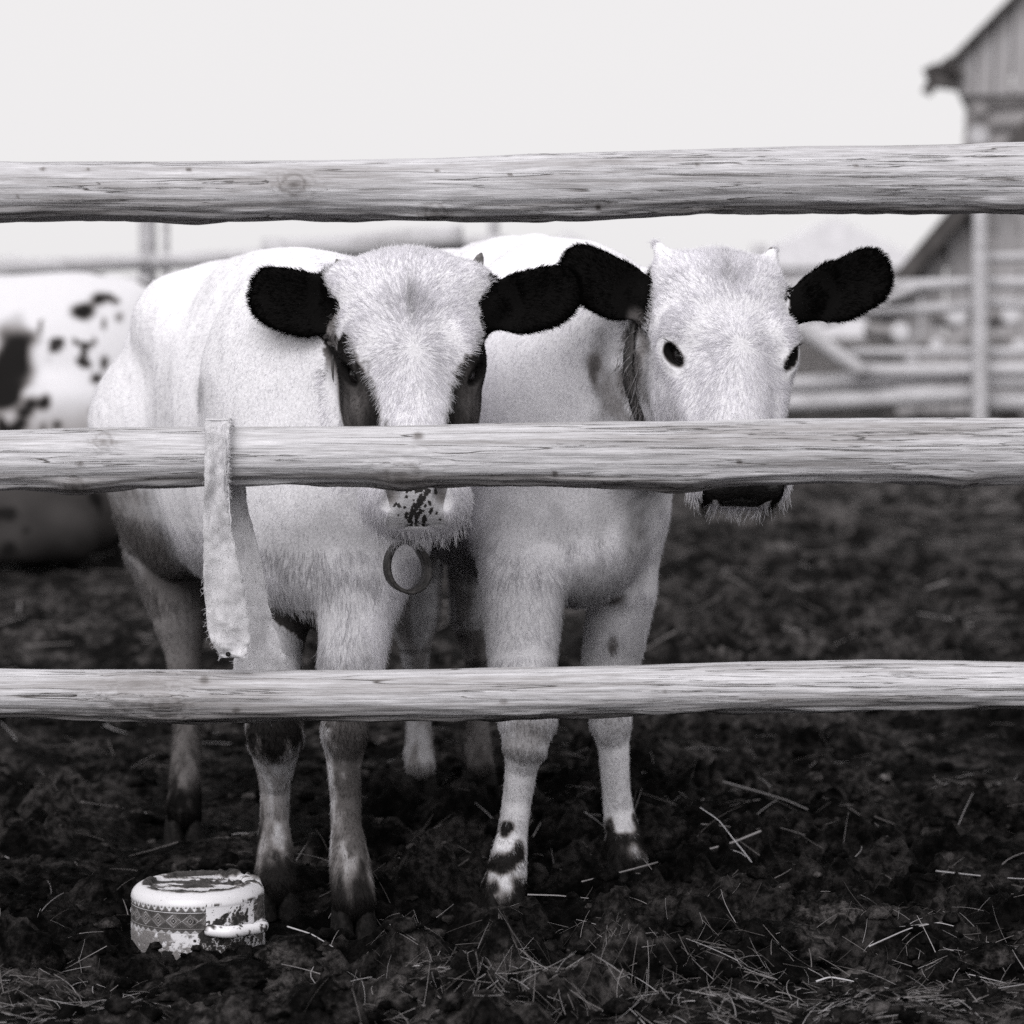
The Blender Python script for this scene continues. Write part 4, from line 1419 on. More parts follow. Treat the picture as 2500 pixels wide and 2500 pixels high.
# ------------------------------------------------------------------ sackcloth strap
def build_strap():
    root = empty("cloth_strap", tuple(at(530, 1110, RAIL_Y)), "frayed sackcloth strap slung over the middle rail, both ends hanging", "strap")
    zc = CAM_H - (1112 - HORIZON) * RAIL_Y / F
    rv = .0395

    def ribbon(name, rows, th=.0022, nacross=15, wob=.0022, seed=0, ripple=1.0):
        rows = np.array(rows, float)             # (s) uL, uR, v, Y
        n = 150
        t = np.linspace(0, 1, len(rows))
        tt = np.linspace(0, 1, n)
        ip = np.stack([np.interp(tt, t, rows[:, k]) for k in range(4)], 1)
        ker = np.ones(9) / 9
        for k in range(4):
            ip[:, k] = np.convolve(np.pad(ip[:, k], 4, mode='edge'), ker, 'valid')
        Lp = np.array([at(a, v, y) for a, b, v, y in ip])
        Rp = np.array([at(b, v, y) for a, b, v, y in ip])
        s = np.linspace(0, 1, nacross)
        P = Lp[:, None, :] * (1 - s)[None, :, None] + Rp[:, None, :] * s[None, :, None]
        wv = noise3(np.repeat(tt[:, None], nacross, 1) * 9 + seed, np.repeat(s[None], n, 0) * 2.5 + seed)
        wv2 = noise3(np.repeat(tt[:, None], nacross, 1) * 40 + seed, np.repeat(s[None], n, 0) * 7 + seed)
        P[:, :, 1] -= wob * (wv + .3 * wv2) * ripple
        P[:, :, 1] -= .0022 * np.sin(s[None] * 8.0 + 2.2 * noise3(tt * 5 + seed, tt * 0 + 3)[:, None] + seed) * ripple
        # rough cut edges
        P[:, 0, 0] += .0010 * noise3(tt * 60 + seed, tt * 0)
        P[:, -1, 0] += .0018 * noise3(tt * 75 + seed + 5, tt * 0)
        Bk = P.copy()
        Bk[:, :, 1] += th
        V = np.concatenate([P.reshape(-1, 3), Bk.reshape(-1, 3)])
        i = np.arange(n - 1)[:, None] * nacross
        j = np.arange(nacross - 1)[None, :]
        q1 = np.stack([i + j, i + nacross + j, i + nacross + j + 1, i + j + 1], -1).reshape(-1, 4)
        o = n * nacross
        q2 = q1[:, ::-1] + o
        ii = np.arange(n - 1) * nacross
        e1 = np.stack([ii, ii + o, ii + nacross + o, ii + nacross], -1)
        e2 = np.stack([ii + nacross - 1, ii + 2 * nacross - 1, ii + 2 * nacross - 1 + o, ii + nacross - 1 + o], -1)
        jj = np.arange(nacross - 1)
        e3 = np.stack([jj, jj + 1, jj + 1 + o, jj + o], -1)
        b0 = (n - 1) * nacross
        e4 = np.stack([b0 + jj, b0 + jj + o, b0 + jj + 1 + o, b0 + jj + 1], -1)
        c0 = V.mean(0)
        ob = obj(name, mesh_np(name, V - c0, [q1, q2, e1, e2, e3, e4]), M["cloth"], root)
        ob.location = c0
        ob.matrix_parent_inverse = Matrix.Translation(root.location).inverted()
        # loose threads along the cut edges
        g = np.random.default_rng(int(seed * 10) + 3)
        k = 170
        idx = g.integers(0, n, k)
        edge = g.random(k) < .30
        rt = np.where(edge[:, None], P[idx, 0], P[idx, -1])
        dr = np.stack([np.where(edge, -1, 1) * g.uniform(.3, 1, k), g.uniform(-.6, .2, k), g.uniform(-1, .4, k)], 1)
        cu = hair_curves("frayed_threads", rt, unit(dr), np.zeros((k, 3)), g.uniform(.003, .009, k), np.full(k, .62), rad=.00028, curl=.5, droop=.5, g=g)
        ft_ = obj("frayed_threads", cu, M["fur"], ob)
        ft_.matrix_parent_inverse = Matrix.Translation(Vector(c0)).inverted()
        return P, ob
    yf = RAIL_Y - .047
    front = [(501, 556, 1026, RAIL_Y - .020), (500, 560, 1034, RAIL_Y - .036), (499, 559, 1060, yf), (498, 556, 1110, yf - .002), (498, 553, 1170, yf), (497, 556, 1220, yf + .004), (497, 562, 1280, yf + .006),
             (497, 575, 1340, yf + .008), (497, 590, 1400, yf + .008), (499, 596, 1460, yf + .007), (504, 608, 1520, yf + .006), (512, 610, 1560, yf + .006), (530, 604, 1595, yf + .006), (541, 600, 1607, yf + .006)]
    P, fo = ribbon("front_end", front, seed=1.3, wob=.0055)
    # doubled inner fold beside it on the rail
    fold = [(540, 563, 1027, RAIL_Y - .018), (541, 562, 1040, RAIL_Y - .035), (543, 560, 1070, yf - .004), (545, 558, 1120, yf - .006), (546, 556, 1180, yf - .004), (548, 558, 1215, yf + .001)]
    ribbon("folded_edge", fold, seed=6.1, wob=.0012)
    # over the rail and down behind it
    yb = RAIL_Y + .046
    over = [(501, 558, 1027, RAIL_Y - .022), (503, 560, 1020, RAIL_Y - .005), (508, 562, 1022, RAIL_Y + .015), (515, 568, 1032, RAIL_Y + .032), (530, 585, 1070, yb), (550, 596, 1120, yb + .002), (560, 598, 1190, yb + .004),
            (563, 606, 1260, yb + .006), (566, 632, 1340, yb + .006), (580, 648, 1420, yb + .006), (592, 655, 1490, yb + .005), (585, 672, 1540, yb + .006), (572, 695, 1600, yb + .008), (566, 708, 1650, yb + .012), (564, 690, 1710, yb + .014), (564, 655, 1768, yb + .014)]
    ribbon("back_end", over, seed=3.7, wob=.004)
    # eyelet near the end of the front piece
    c = at(557, 1597, yf + .003)
    t = np.linspace(0, 2 * math.pi, 20)
    Vt, q = lathe_dome(1.0, [(.0006, 0), (.0028, 0), (.0034, .0008), (.0028, .0016), (.0006, .0016)], 18)
    Vt = np.stack([Vt[:, 0], -Vt[:, 2], Vt[:, 1]], 1)
    ey = obj("eyelet", mesh_np("eyelet", Vt + c, q), M["hoof"], fo)
    ey.matrix_parent_inverse = Matrix.Translation(fo.location).inverted() @ Matrix.Translation(root.location)
    ey.matrix_parent_inverse = Matrix.Translation(fo.location).inverted()


# ------------------------------------------------------------------ enamel pot, upside down
def build_pot():
    cx, cy = -.4465, 3.862
    R0, Hh = .0945, .094
    root = empty("enamel_pot", (cx, cy, 0), "upside-down enamel pot with a patterned band, chipped and muddy, lying in the mud", "pot")
    prof = [(0.0001, Hh - .004), (.03, Hh - .004), (.06, Hh - .0035), (.068, Hh - .001), (.074, Hh)]
    for a in np.linspace(0, math.pi / 2, 10):
        prof.append((R0 - .0175 + .0175 * math.sin(a), Hh - .0175 + .0175 * math.cos(a)))
    zz = np.linspace(Hh - .0185, .000, 110)
    for z in zz:
        prof.append((R0 + .0005 * math.sin(z * 60), z))
    prof.append((R0 - .003, -.004))
    top_rows = np.array(prof)
    # refine the flat bottom of the pot (now the top) for the mud on it
    rr = np.concatenate([np.linspace(.0001, .066, 40), top_rows[3:, 0]])
    hh = np.concatenate([np.full(40, Hh - .004), top_rows[3:, 1]])
    seg = 720
    th = np.arange(seg) / seg * 2 * math.pi       # 0 = toward camera, positive to the right
    RR, TH = np.repeat(rr[:, None], seg, 1), np.repeat(th[None], len(rr), 0)
    HH = np.repeat(hh[:, None], seg, 1)
    X, Y, Z = RR * np.sin(TH), -RR * np.cos(TH), HH.copy()
    A = (np.degrees(TH) + 180) % 360 - 180
    white = .70
    tone = np.full(X.shape, white)
    wall = HH < Hh - .014
    zhi, zlo = .0790, .0405
    t = (HH - zlo) / (zhi - zlo)
    s = (A / 14.6 + .5) % 1.0 - .5             # -0.5..0.5 across one diamond
    s2 = (A / 3.65 + .5) % 1.0 - .5
    s4 = (A / 7.3 + .5) % 1.0 - .5
    band = (t > 0) & (t < 1) & wall & (((A > -100) & (A < 13.5)) | ((A > 62) & (A < 100)))
    bt = np.full(X.shape, .085)
    # upper fringe: dots above zigzag
    up = t > .80
    zig = t < .80 + .17 * (1 - 2 * np.abs(s4))
    dots = (np.abs(s2) / .30 + np.abs(t - .95) / .045) < 1
    bt = np.where(up, np.where(zig, .10, white), bt)
    bt = np.where(up & dots, .06, bt)
    zig2 = np.abs(t - (.80 + .12 * (1 - 2 * np.abs(s4)))) < .012
    bt = np.where(up & zig2 & zig, .30, bt)
    # rules
    for tc, w_, v_ in ((.785, .014, .03), (.755, .012, .55), (.725, .012, .03), (.195, .012, .03), (.168, .011, .45), (.14, .012, .03)):
        bt = np.where(np.abs(t - tc) < w_, v_, bt)
    mid = (t > .21) & (t < .71)
    tm = (t - .46) / .25
    dia = np.abs(s) * 2 + np.abs(tm)
    bt = np.where(mid & (np.abs(dia - .93) < .055), .50, bt)
    bt = np.where(mid & (dia < .86), .13, bt)
    dm = np.abs(np.abs(s) * 2 * 2.6) + np.abs(tm) * 1.9
    bt = np.where(mid & (np.abs(dm - .95) < .13), .42, bt)
    bt = np.where(mid & (dm < .78), .03, bt)
    bt = np.where(mid & (dm < .30), .40, bt)
    outer = mid & (dia > 1.0)
    chk = ((np.floor(A / .95) + np.floor(t * 36)) % 2) == 0
    bt = np.where(outer & chk & (dia > 1.25), .025, bt)
    lowf = (t <= .13)
    bt = np.where(lowf, np.where(t > .13 - .12 * (1 - 2 * np.abs(s4)), .10, .5), bt)
    tone = np.where(band, bt, tone)
    wx, wy = A / 60.0, HH / .094
    nz = fbm(X * 55, Y * 55, Z * 55, oct=5, gain=.6)
    n2 = fbm(X * 160 + 5, Y * 160, Z * 160, oct=3, gain=.6)
    fade = smooth(-.2, .7, fbm(X * 40 + 9, Y * 40, Z * 40, oct=3))
    tone = np.where(band, tone * (1 - .25 * fade), tone)

    def patch(ac, zc, ra, rz, val, rough=.55):
        nonlocal tone
        d = np.sqrt(((A - ac) / ra) ** 2 + ((HH - zc) / rz) ** 2) + rough * nz + .15 * n2
        m = (1 - smooth(.80, 1.12, d + .25 * n2)) * wall
        tone = tone * (1 - m) + val * (1 + .5 * n2) * m
    # grey scoured enamel low on the left, dark rust where the coat is gone
    scour = smooth(.1, .6, .45 * nz + .35 * n2 + .55 - np.abs(A + 45) / 55 + smooth(.042, .03, HH) * .2) * (HH < .0405)
    tone = np.where(wall, tone * (1 - .72 * scour), tone)
    patch(18, .006, 14, .045, .014)
    patch(30, .030, 14, .020, .014)
    patch(42, .055, 13, .016, .016, .45)
    patch(40, .015, 30, .020, .014)
    patch(-20, .000, 16, .016, .012)
    patch(20, .044, 9, .010, .02)
    patch(-80, .002, 22, .012, .012)
    patch(70, .035, 10, .030, .10)
    patch(76, .066, 9, .022, .08)
    patch(60, .086, 9, .010, .02)
    chips = (n2 * .6 + nz * .4 > .62) & wall & (A > 5)
    tone = np.where(chips, .05, tone)
    # mud smeared over the upturned base
    topm = HH > Hh - .012
    mud = smooth(.02, .30, fbm(X * 24 + 2, Y * 60, Z * 0, oct=4, gain=.6) + .12 - 9.0 * np.maximum(0, RR - .060) - 2.2 * np.maximum(0, -X - .02))
    mud2 = smooth(.0, .18, fbm(X * 30, Y * 30, Z * 30 + 4, oct=4, gain=.6) + .55 - np.hypot(X - .060, (Y - .022) * .8) / .048)
    mm = np.maximum(mud * (RR < .078), mud2) * (HH > Hh - .020)
    tone = tone * (1 - mm) + (.035 + .03 * np.clip(n2, -1, 1)) * mm
    Z = Z + topm * mm * (.0010 + .0016 * np.clip(nz, 0, 1.2) + .004 * mud2 * np.clip(.4 + nz, 0, 1))
    V = np.stack([X, Y, Z], -1).reshape(-1, 3)
    Vn = V.reshape(-1, 3)
    n = len(rr)
    i = np.arange(n - 1)[:, None] * seg
    j = np.arange(seg)[None, :]
    q = np.stack([i + j, i + (j + 1) % seg, i + seg + (j + 1) % seg, i + seg + j], -1).reshape(-1, 4)
    q = q[:, ::-1]
    tilt = Matrix.Rotation(R(-.4), 4, 'Y') @ Matrix.Rotation(R(.4), 4, 'X')
    b = obj("pot_body", mesh_np("pot_body", Vn, q, np.clip(tone, .008, .82).reshape(-1)), M["enamel"], root)
    b.location = (cx, cy, -.009)
    b.rotation_euler = tilt.to_euler()
    b.matrix_parent_inverse = Matrix.Translation(root.location).inverted()
    # tubular handle on the right front
    az = R(43)
    t = np.linspace(-1, 1, 40)
    half, outd = .043, .031
    tang = np.array([math.cos(az), math.sin(az), 0])
    rad = np.array([math.sin(az), -math.cos(az), 0])
    path = np.array([rad * (R0 - .012 + outd * (1 - abs(k) ** 4.5)) + tang * (half * np.sign(k) * abs(k) ** .85) + np.array([0, 0, .034 - .001 * k]) for k in t])
    Vt, ft = tube(path, .0082 * (1 + .25 * np.abs(t) ** 6), 18, ry=.0085)
    nzh = fbm(Vt[:, 0] * 90, Vt[:, 1] * 90, Vt[:, 2] * 90, oct=4)
    tn = np.where(nzh > .52, .04, .76)
    ends = np.linalg.norm(Vt[:, :2], axis=1) < R0 + .006 + .006 * nzh
    tn = np.where(ends & (Vt @ tang < 0), .03, tn)
    h = obj("handle", mesh_np("handle", Vt, ft, tn), M["enamel"], root)
    h.location = (cx, cy, 0)
    h.matrix_parent_inverse = Matrix.Translation(root.location).inverted()
    # the second handle, on the far side
    path2 = path * np.array([-1, -1, 1])
    Vt, ft = tube(path2, .0082, 14)
    h2 = obj("handle", mesh_np("handle_far", Vt, ft, np.full(len(Vt), .7)), M["enamel"], root)
    h2.location = (cx, cy, 0)
    h2.matrix_parent_inverse = Matrix.Translation(root.location).inverted()


# ------------------------------------------------------------------ straw, stalks, clods
def stalk_geo(paths, widths, tones):
    """Bent three-sided stalks. paths (n,k,3)"""
    n, k, _ = paths.shape
    T = np.gradient(paths, axis=1)
    T = unit(T)
    up = np.array([0, 0, 1.0])
    A = unit(np.cross(np.broadcast_to(up, T.shape), T) + 1e-6)
    Bv = np.cross(T, A)
    rings = []
    taper = np.linspace(1, .45, k)
    for ang, m in ((90, .55), (210, 1.0), (330, 1.0)):
        rings.append(paths + (A * math.cos(R(ang)) + Bv * math.sin(R(ang)) * m) * (widths[:, None] * taper[None])[:, :, None])
    V = np.stack(rings, 2).reshape(-1, 3)            # n,k,3,3
    base = (np.arange(n) * k * 3)[:, None, None]
    i = (np.arange(k - 1) * 3)[None, :, None]
    j = np.arange(3)[None, None, :]
    q = np.stack([base + i + j, base + i + (j + 1) % 3, base + i + 3 + (j + 1) % 3, base + i + 3 + j], -1).reshape(-1, 4)
    return V, q, np.repeat(tones, k * 3)


def scatter_straw(name, n, xr, yr, lrange, wrange, label, seed, dens=None, lift=.25, tones=(.12, .5)):
    g = np.random.default_rng(seed)
    x, y = g.uniform(*xr, n * 3), g.uniform(*yr, n * 3)
    keep = g.random(n * 3) < dens(x, y) if dens else np.ones(n * 3, bool)
    ok = np.ones(n * 3, bool)
    for fx, fy, fr in FEET:
        ok &= np.hypot(x - fx, y - fy) > fr * 1.3
    ids = np.where(keep & ok)[0][:n]
    x, y = x[ids], y[ids]
    n = len(x)
    k = 5
    a = g.uniform(0, 2 * math.pi, n)
    L = g.uniform(*lrange, n) * g.uniform(.5, 1, n)
    bend = g.normal(0, .55, n)
    el = np.abs(g.normal(0, lift, n))
    t = np.linspace(0, 1, k)
    P = np.zeros((n, k, 3))
    px, py = x.copy(), y.copy()
    for q in range(k):
        P[:, q, 0], P[:, q, 1] = px, py
        ang = a + bend * t[q]
        px = px + np.cos(ang) * L / (k - 1) * np.cos(el)
        py = py + np.sin(ang) * L / (k - 1) * np.cos(el)
    gz = ground_z(P[:, :, 0], P[:, :, 1])
    rise = (t[None] * (L * np.sin(el))[:, None]) * (1 - .35 * t[None])
    line = gz[:, :1] + (gz[:, -1:] - gz[:, :1]) * t[None]
    P[:, :, 2] = line + np.clip((gz - line).max(1), 0, .02)[:, None] * .7 + .001 + rise
    w = wrange[0] + (wrange[1] - wrange[0]) * g.random(n) ** 2
    V, q, tn = stalk_geo(P, w, (tones[0] + (tones[1] - tones[0]) * g.random(n) ** 1.6))
    obj(name, mesh_np(name, V, q, tn, True), M["straw"], kind="stuff", label=label)


def clod_mesh(name, r, seed, flat=.55, sub=28):
    th = np.linspace(0, math.pi, sub)
    Vd, q = lathe_dome(1.0, np.stack([np.sin(th) + 1e-4, np.cos(th)], 1), sub * 2)
    d = unit(Vd)
    k = 1 + .30 * fbm(d[:, 0] * 1.8 + seed, d[:, 1] * 1.8, d[:, 2] * 1.8, oct=3) + .14 * np.abs(fbm(d[:, 0] * 6 + seed, d[:, 1] * 6, d[:, 2] * 6, oct=3))
    Vd = d * k[:, None] * np.asarray(r)[None]
    Vd[:, 2] *= flat / .55
    return mesh_np(name, Vd, q, np.full(len(Vd), 1.0))


def build_litter():
    near = lambda x, y: np.clip((.07 + 1.1 * (1 - smooth(3.38, 3.72, y))) * (.55 + .7 * noise3(x * 3, y * 3)) + .25 * np.exp(-((x - .62) / .25) ** 2) * (y < 3.9), 0, 1)
    scatter_straw("straw", 3000, (-.85, .85), (3.25, 4.0), (.015, .075), (.00025, .0010), "short dry straw trodden into the mud near the pot", 41, near, .26, (.03, .34))
    scatter_straw("hay_litter", 520, (-1.1, 1.1), (3.9, 6.5), (.03, .12), (.0006, .0015), "sparse dry stalks on the mud among the calves' legs", 42, lambda x, y: np.clip(.5 + .6 * noise3(x * 2, y * 2), 0, 1), .22, (.08, .34))
    scatter_straw("yard_litter", 1100, (-3.5, 3.5), (6.2, 16), (.05, .30), (.002, .006), "scattered hay on the yard mud behind the calves", 43, None, .12, (.06, .22))
    # long bent stalks that stand out one by one
    def stalk(pts, w, tone, label):
        P = np.array([at(u, v, y) for u, v, y in pts])
        t = np.linspace(0, 1, len(P))
        tt = np.linspace(0, 1, 24)
        Q = np.stack([np.interp(tt, t, P[:, k]) for k in range(3)], 1)
        ker = np.array([1, 2, 3, 2, 1]) / 9
        for k in range(3):
            Q[:, k] = np.convolve(np.pad(Q[:, k], 2, mode='edge'), ker, 'valid')
        Q[:, 2] += max(0.0, float(np.percentile(ground_z(Q[:, 0], Q[:, 1]) - Q[:, 2], 95))) + .003
        c = Q.mean(0)
        Vt, ft = tube(Q - c, w * .62 * np.linspace(1, .5, len(Q)), 7)
        nn = len(Vt)
        o = obj("dry_stalk", mesh_np("dry_stalk", Vt, ft, np.full(nn, tone * .85)), M["straw"], label=label, cat="stalk", group="long dry stalks on the mud")
        o.location = c
    G = 5762.0
    gy = lambda v: G / (v - 820.0)
    y0 = gy(2180)
    stalk([(1868, 2180, y0), (1830, 2115, y0), (1785, 2060, y0 + .02), (1755, 2020, y0 + .02), (1705, 1987, y0 + .03)], .0016, .60, "pale bent stalk arching up from the mud beside the right calf")
    stalk([(1868, 2175, y0), (1820, 2090, y0 + .02), (1780, 2078, y0 + .02), (1720, 2085, y0 + .03), (1660, 2100, y0 + .05)], .0013, .50, "pale stalk forking off at the right calf's feet")
    stalk([(1864, 2120, gy(2160)), (1780, 2155, gy(2165)), (1650, 2190, gy(2195)), (1510, 2230, gy(2232)), (1412, 2255, gy(2258))], .0030, .30, "longest stalk lying flat in front of the right calf's hooves")
    stalk([(1870, 2170, gy(2185)), (1810, 2160, gy(2185)), (1720, 2175, gy(2190)), (1660, 2195, gy(2200))], .0018, .40, "thin stalk lying just above the longest one")
    stalk([(1760, 1962, gy(1985)), (1840, 1985, gy(2000)), (1920, 2010, gy(2020)), (1975, 2035, gy(2040))], .0026, .33, "curved stalk on the open mud to the right")
    stalk([(2280, 2200, gy(2203)), (2350, 2208, gy(2210)), (2430, 2217, gy(2218)), (2520, 2222, gy(2224))], .0020, .45, "straight stalk at the right edge of the mud")
    stalk([(2115, 2415, gy(2418)), (2220, 2365, gy(2372)), (2290, 2350, gy(2360)), (2330, 2360, gy(2363))], .0018, .42, "stalk curving over the mud by the low clods")
    stalk([(1990, 2450, gy(2452)), (2025, 2438, gy(2450)), (2070, 2446, gy(2455)), (2130, 2462, gy(2464))], .0022, .52, "short bright stalk near the bottom right corner")
    stalk([(1285, 2282, gy(2284)), (1360, 2284, gy(2286)), (1440, 2292, gy(2294))], .0020, .34, "stalk lying flat below the right calf's near hoof")
    stalk([(1005, 2440, gy(2442)), (1140, 2435, gy(2438)), (1260, 2410, gy(2414))], .0016, .42, "stalk lying straight along the lower middle of the mud")
    stalk([(700, 2370, gy(2373)), (760, 2390, gy(2394)), (815, 2425, gy(2428))], .0020, .45, "bent stalk to the right of the pot")
    stalk([(1300, 2065, gy(2075)), (1325, 2020, gy(2060)), (1400, 2005, gy(2050)), (1470, 2010, gy(2040))], .0018, .34, "arched stalk between the right calf's front legs")
    # clods big enough to pick out
    clods = [(2000, 2320, .058, .030, "largest pale lump of dried mud at the lower right"), (1905, 2385, .075, .028, "wide dark lump of mud at the lower right edge"), (2330, 2385, .040, .030, "round dark clod with straw stuck to it"),
             (560, 2450, .075, .022, "big mound of mud in front of the pot"), (725, 2425, .050, .022, "clod beside the mud mound"), (2420, 2430, .032, .018, "small clod at the right corner"),
             (1660, 2330, .018, .010, "small pale chip of mud"), (20, 2420, .060, .050, "dark clod at the left corner"), (1350, 1935, .040, .012, "flat pale clod behind the right calf's near leg"), (1110, 2480, .055, .020, "clod at the bottom edge under the right calf")]
    for i, (u, v, r, h, lab) in enumerate(clods):
        p = at(u, v, gy(v))
        me = clod_mesh("mud_clod", (r, r * .8, h), i * 3.7 + 1)
        arr = np.full(len(me.vertices), 1.6 if "pale" in lab else 1.1, np.float32)
        me.attributes["tone"].data.foreach_set("value", arr)
        o = obj("mud_clod", me, M["mud"], label=lab, cat="clod", group="lumps of mud by the fence")
        o.location = (p[0], p[1], float(ground_z(p[0], p[1], False)) + h * .25)
        o.rotation_euler = (0, 0, i * 1.3)
    # crumbs of earth nobody could count
    g = np.random.default_rng(77)
    base = clod_mesh("crumb", (1, 1, .7), 2.0, sub=7)
    bv = np.zeros(len(base.vertices) * 3, np.float32)
    base.vertices.foreach_get("co", bv)
    bv = bv.reshape(-1, 3)
    bq = np.array([list(p.vertices) for p in base.polygons])
    n = 3600
    x = g.uniform(-1.0, 1.0, n)
    y = 3.25 + 3.2 * g.random(n) ** 1.6
    r = .0035 + .013 * g.random(n) ** 2.6
    z = ground_z(x, y) + r * .2
    a = g.uniform(0, 6.28, n)
    ca, sa = np.cos(a), np.sin(a)
    Vx = x[:, None] + r[:, None] * (bv[None, :, 0] * ca[:, None] - bv[None, :, 1] * sa[:, None])
    Vy = y[:, None] + r[:, None] * (bv[None, :, 0] * sa[:, None] + bv[None, :, 1] * ca[:, None]) * .8
    Vz = z[:, None] + r[:, None] * bv[None, :, 2] * .8
    V = np.stack([Vx, Vy, Vz], -1).reshape(-1, 3)
    q = (bq[None] + (np.arange(n) * len(bv))[:, None, None]).reshape(-1, 4)
    tn = np.repeat(.5 + 2.6 * g.random(n) ** 3, len(bv))
    obj("mud_crumbs", mesh_np("mud_crumbs", V, q, tn), M["mud"], kind="stuff", label="crumbs and small clods of earth over the churned mud")


# ------------------------------------------------------------------ background yard
def box_mesh(name, sx, sy, sz, bev=.006):
    x, y, z = sx / 2, sy / 2, sz / 2
    b = min(bev, x * .4, y * .4, z * .4)
    V, Fq = [], []
    # chamfered box: 24 verts
    sg = [(-1, -1, -1), (1, -1, -1), (1, 1, -1), (-1, 1, -1), (-1, -1, 1), (1, -1, 1), (1, 1, 1), (-1, 1, 1)]
    import bmesh
    bm = bmesh.new()
    bmesh.ops.create_cube(bm, size=1.0)
    for v in bm.verts:
        v.co = Vector((v.co.x * sx, v.co.y * sy, v.co.z * sz))
    bmesh.ops.bevel(bm, geom=list(bm.edges), offset=b, segments=1, affect='EDGES')
    me = bpy.data.meshes.new(name)
    bm.to_mesh(me)
    bm.free()
    return me


def child(o, root):
    o.parent = root
    o.matrix_parent_inverse = root.matrix_basis.inverted()
    return o


def bar(name, p0, p1, r, mat, root, seed):
    o = rough_log(name, p0, p1, r, r * .92, mat, None, seg=10, n=14, seed=seed)
    return child(o, root)


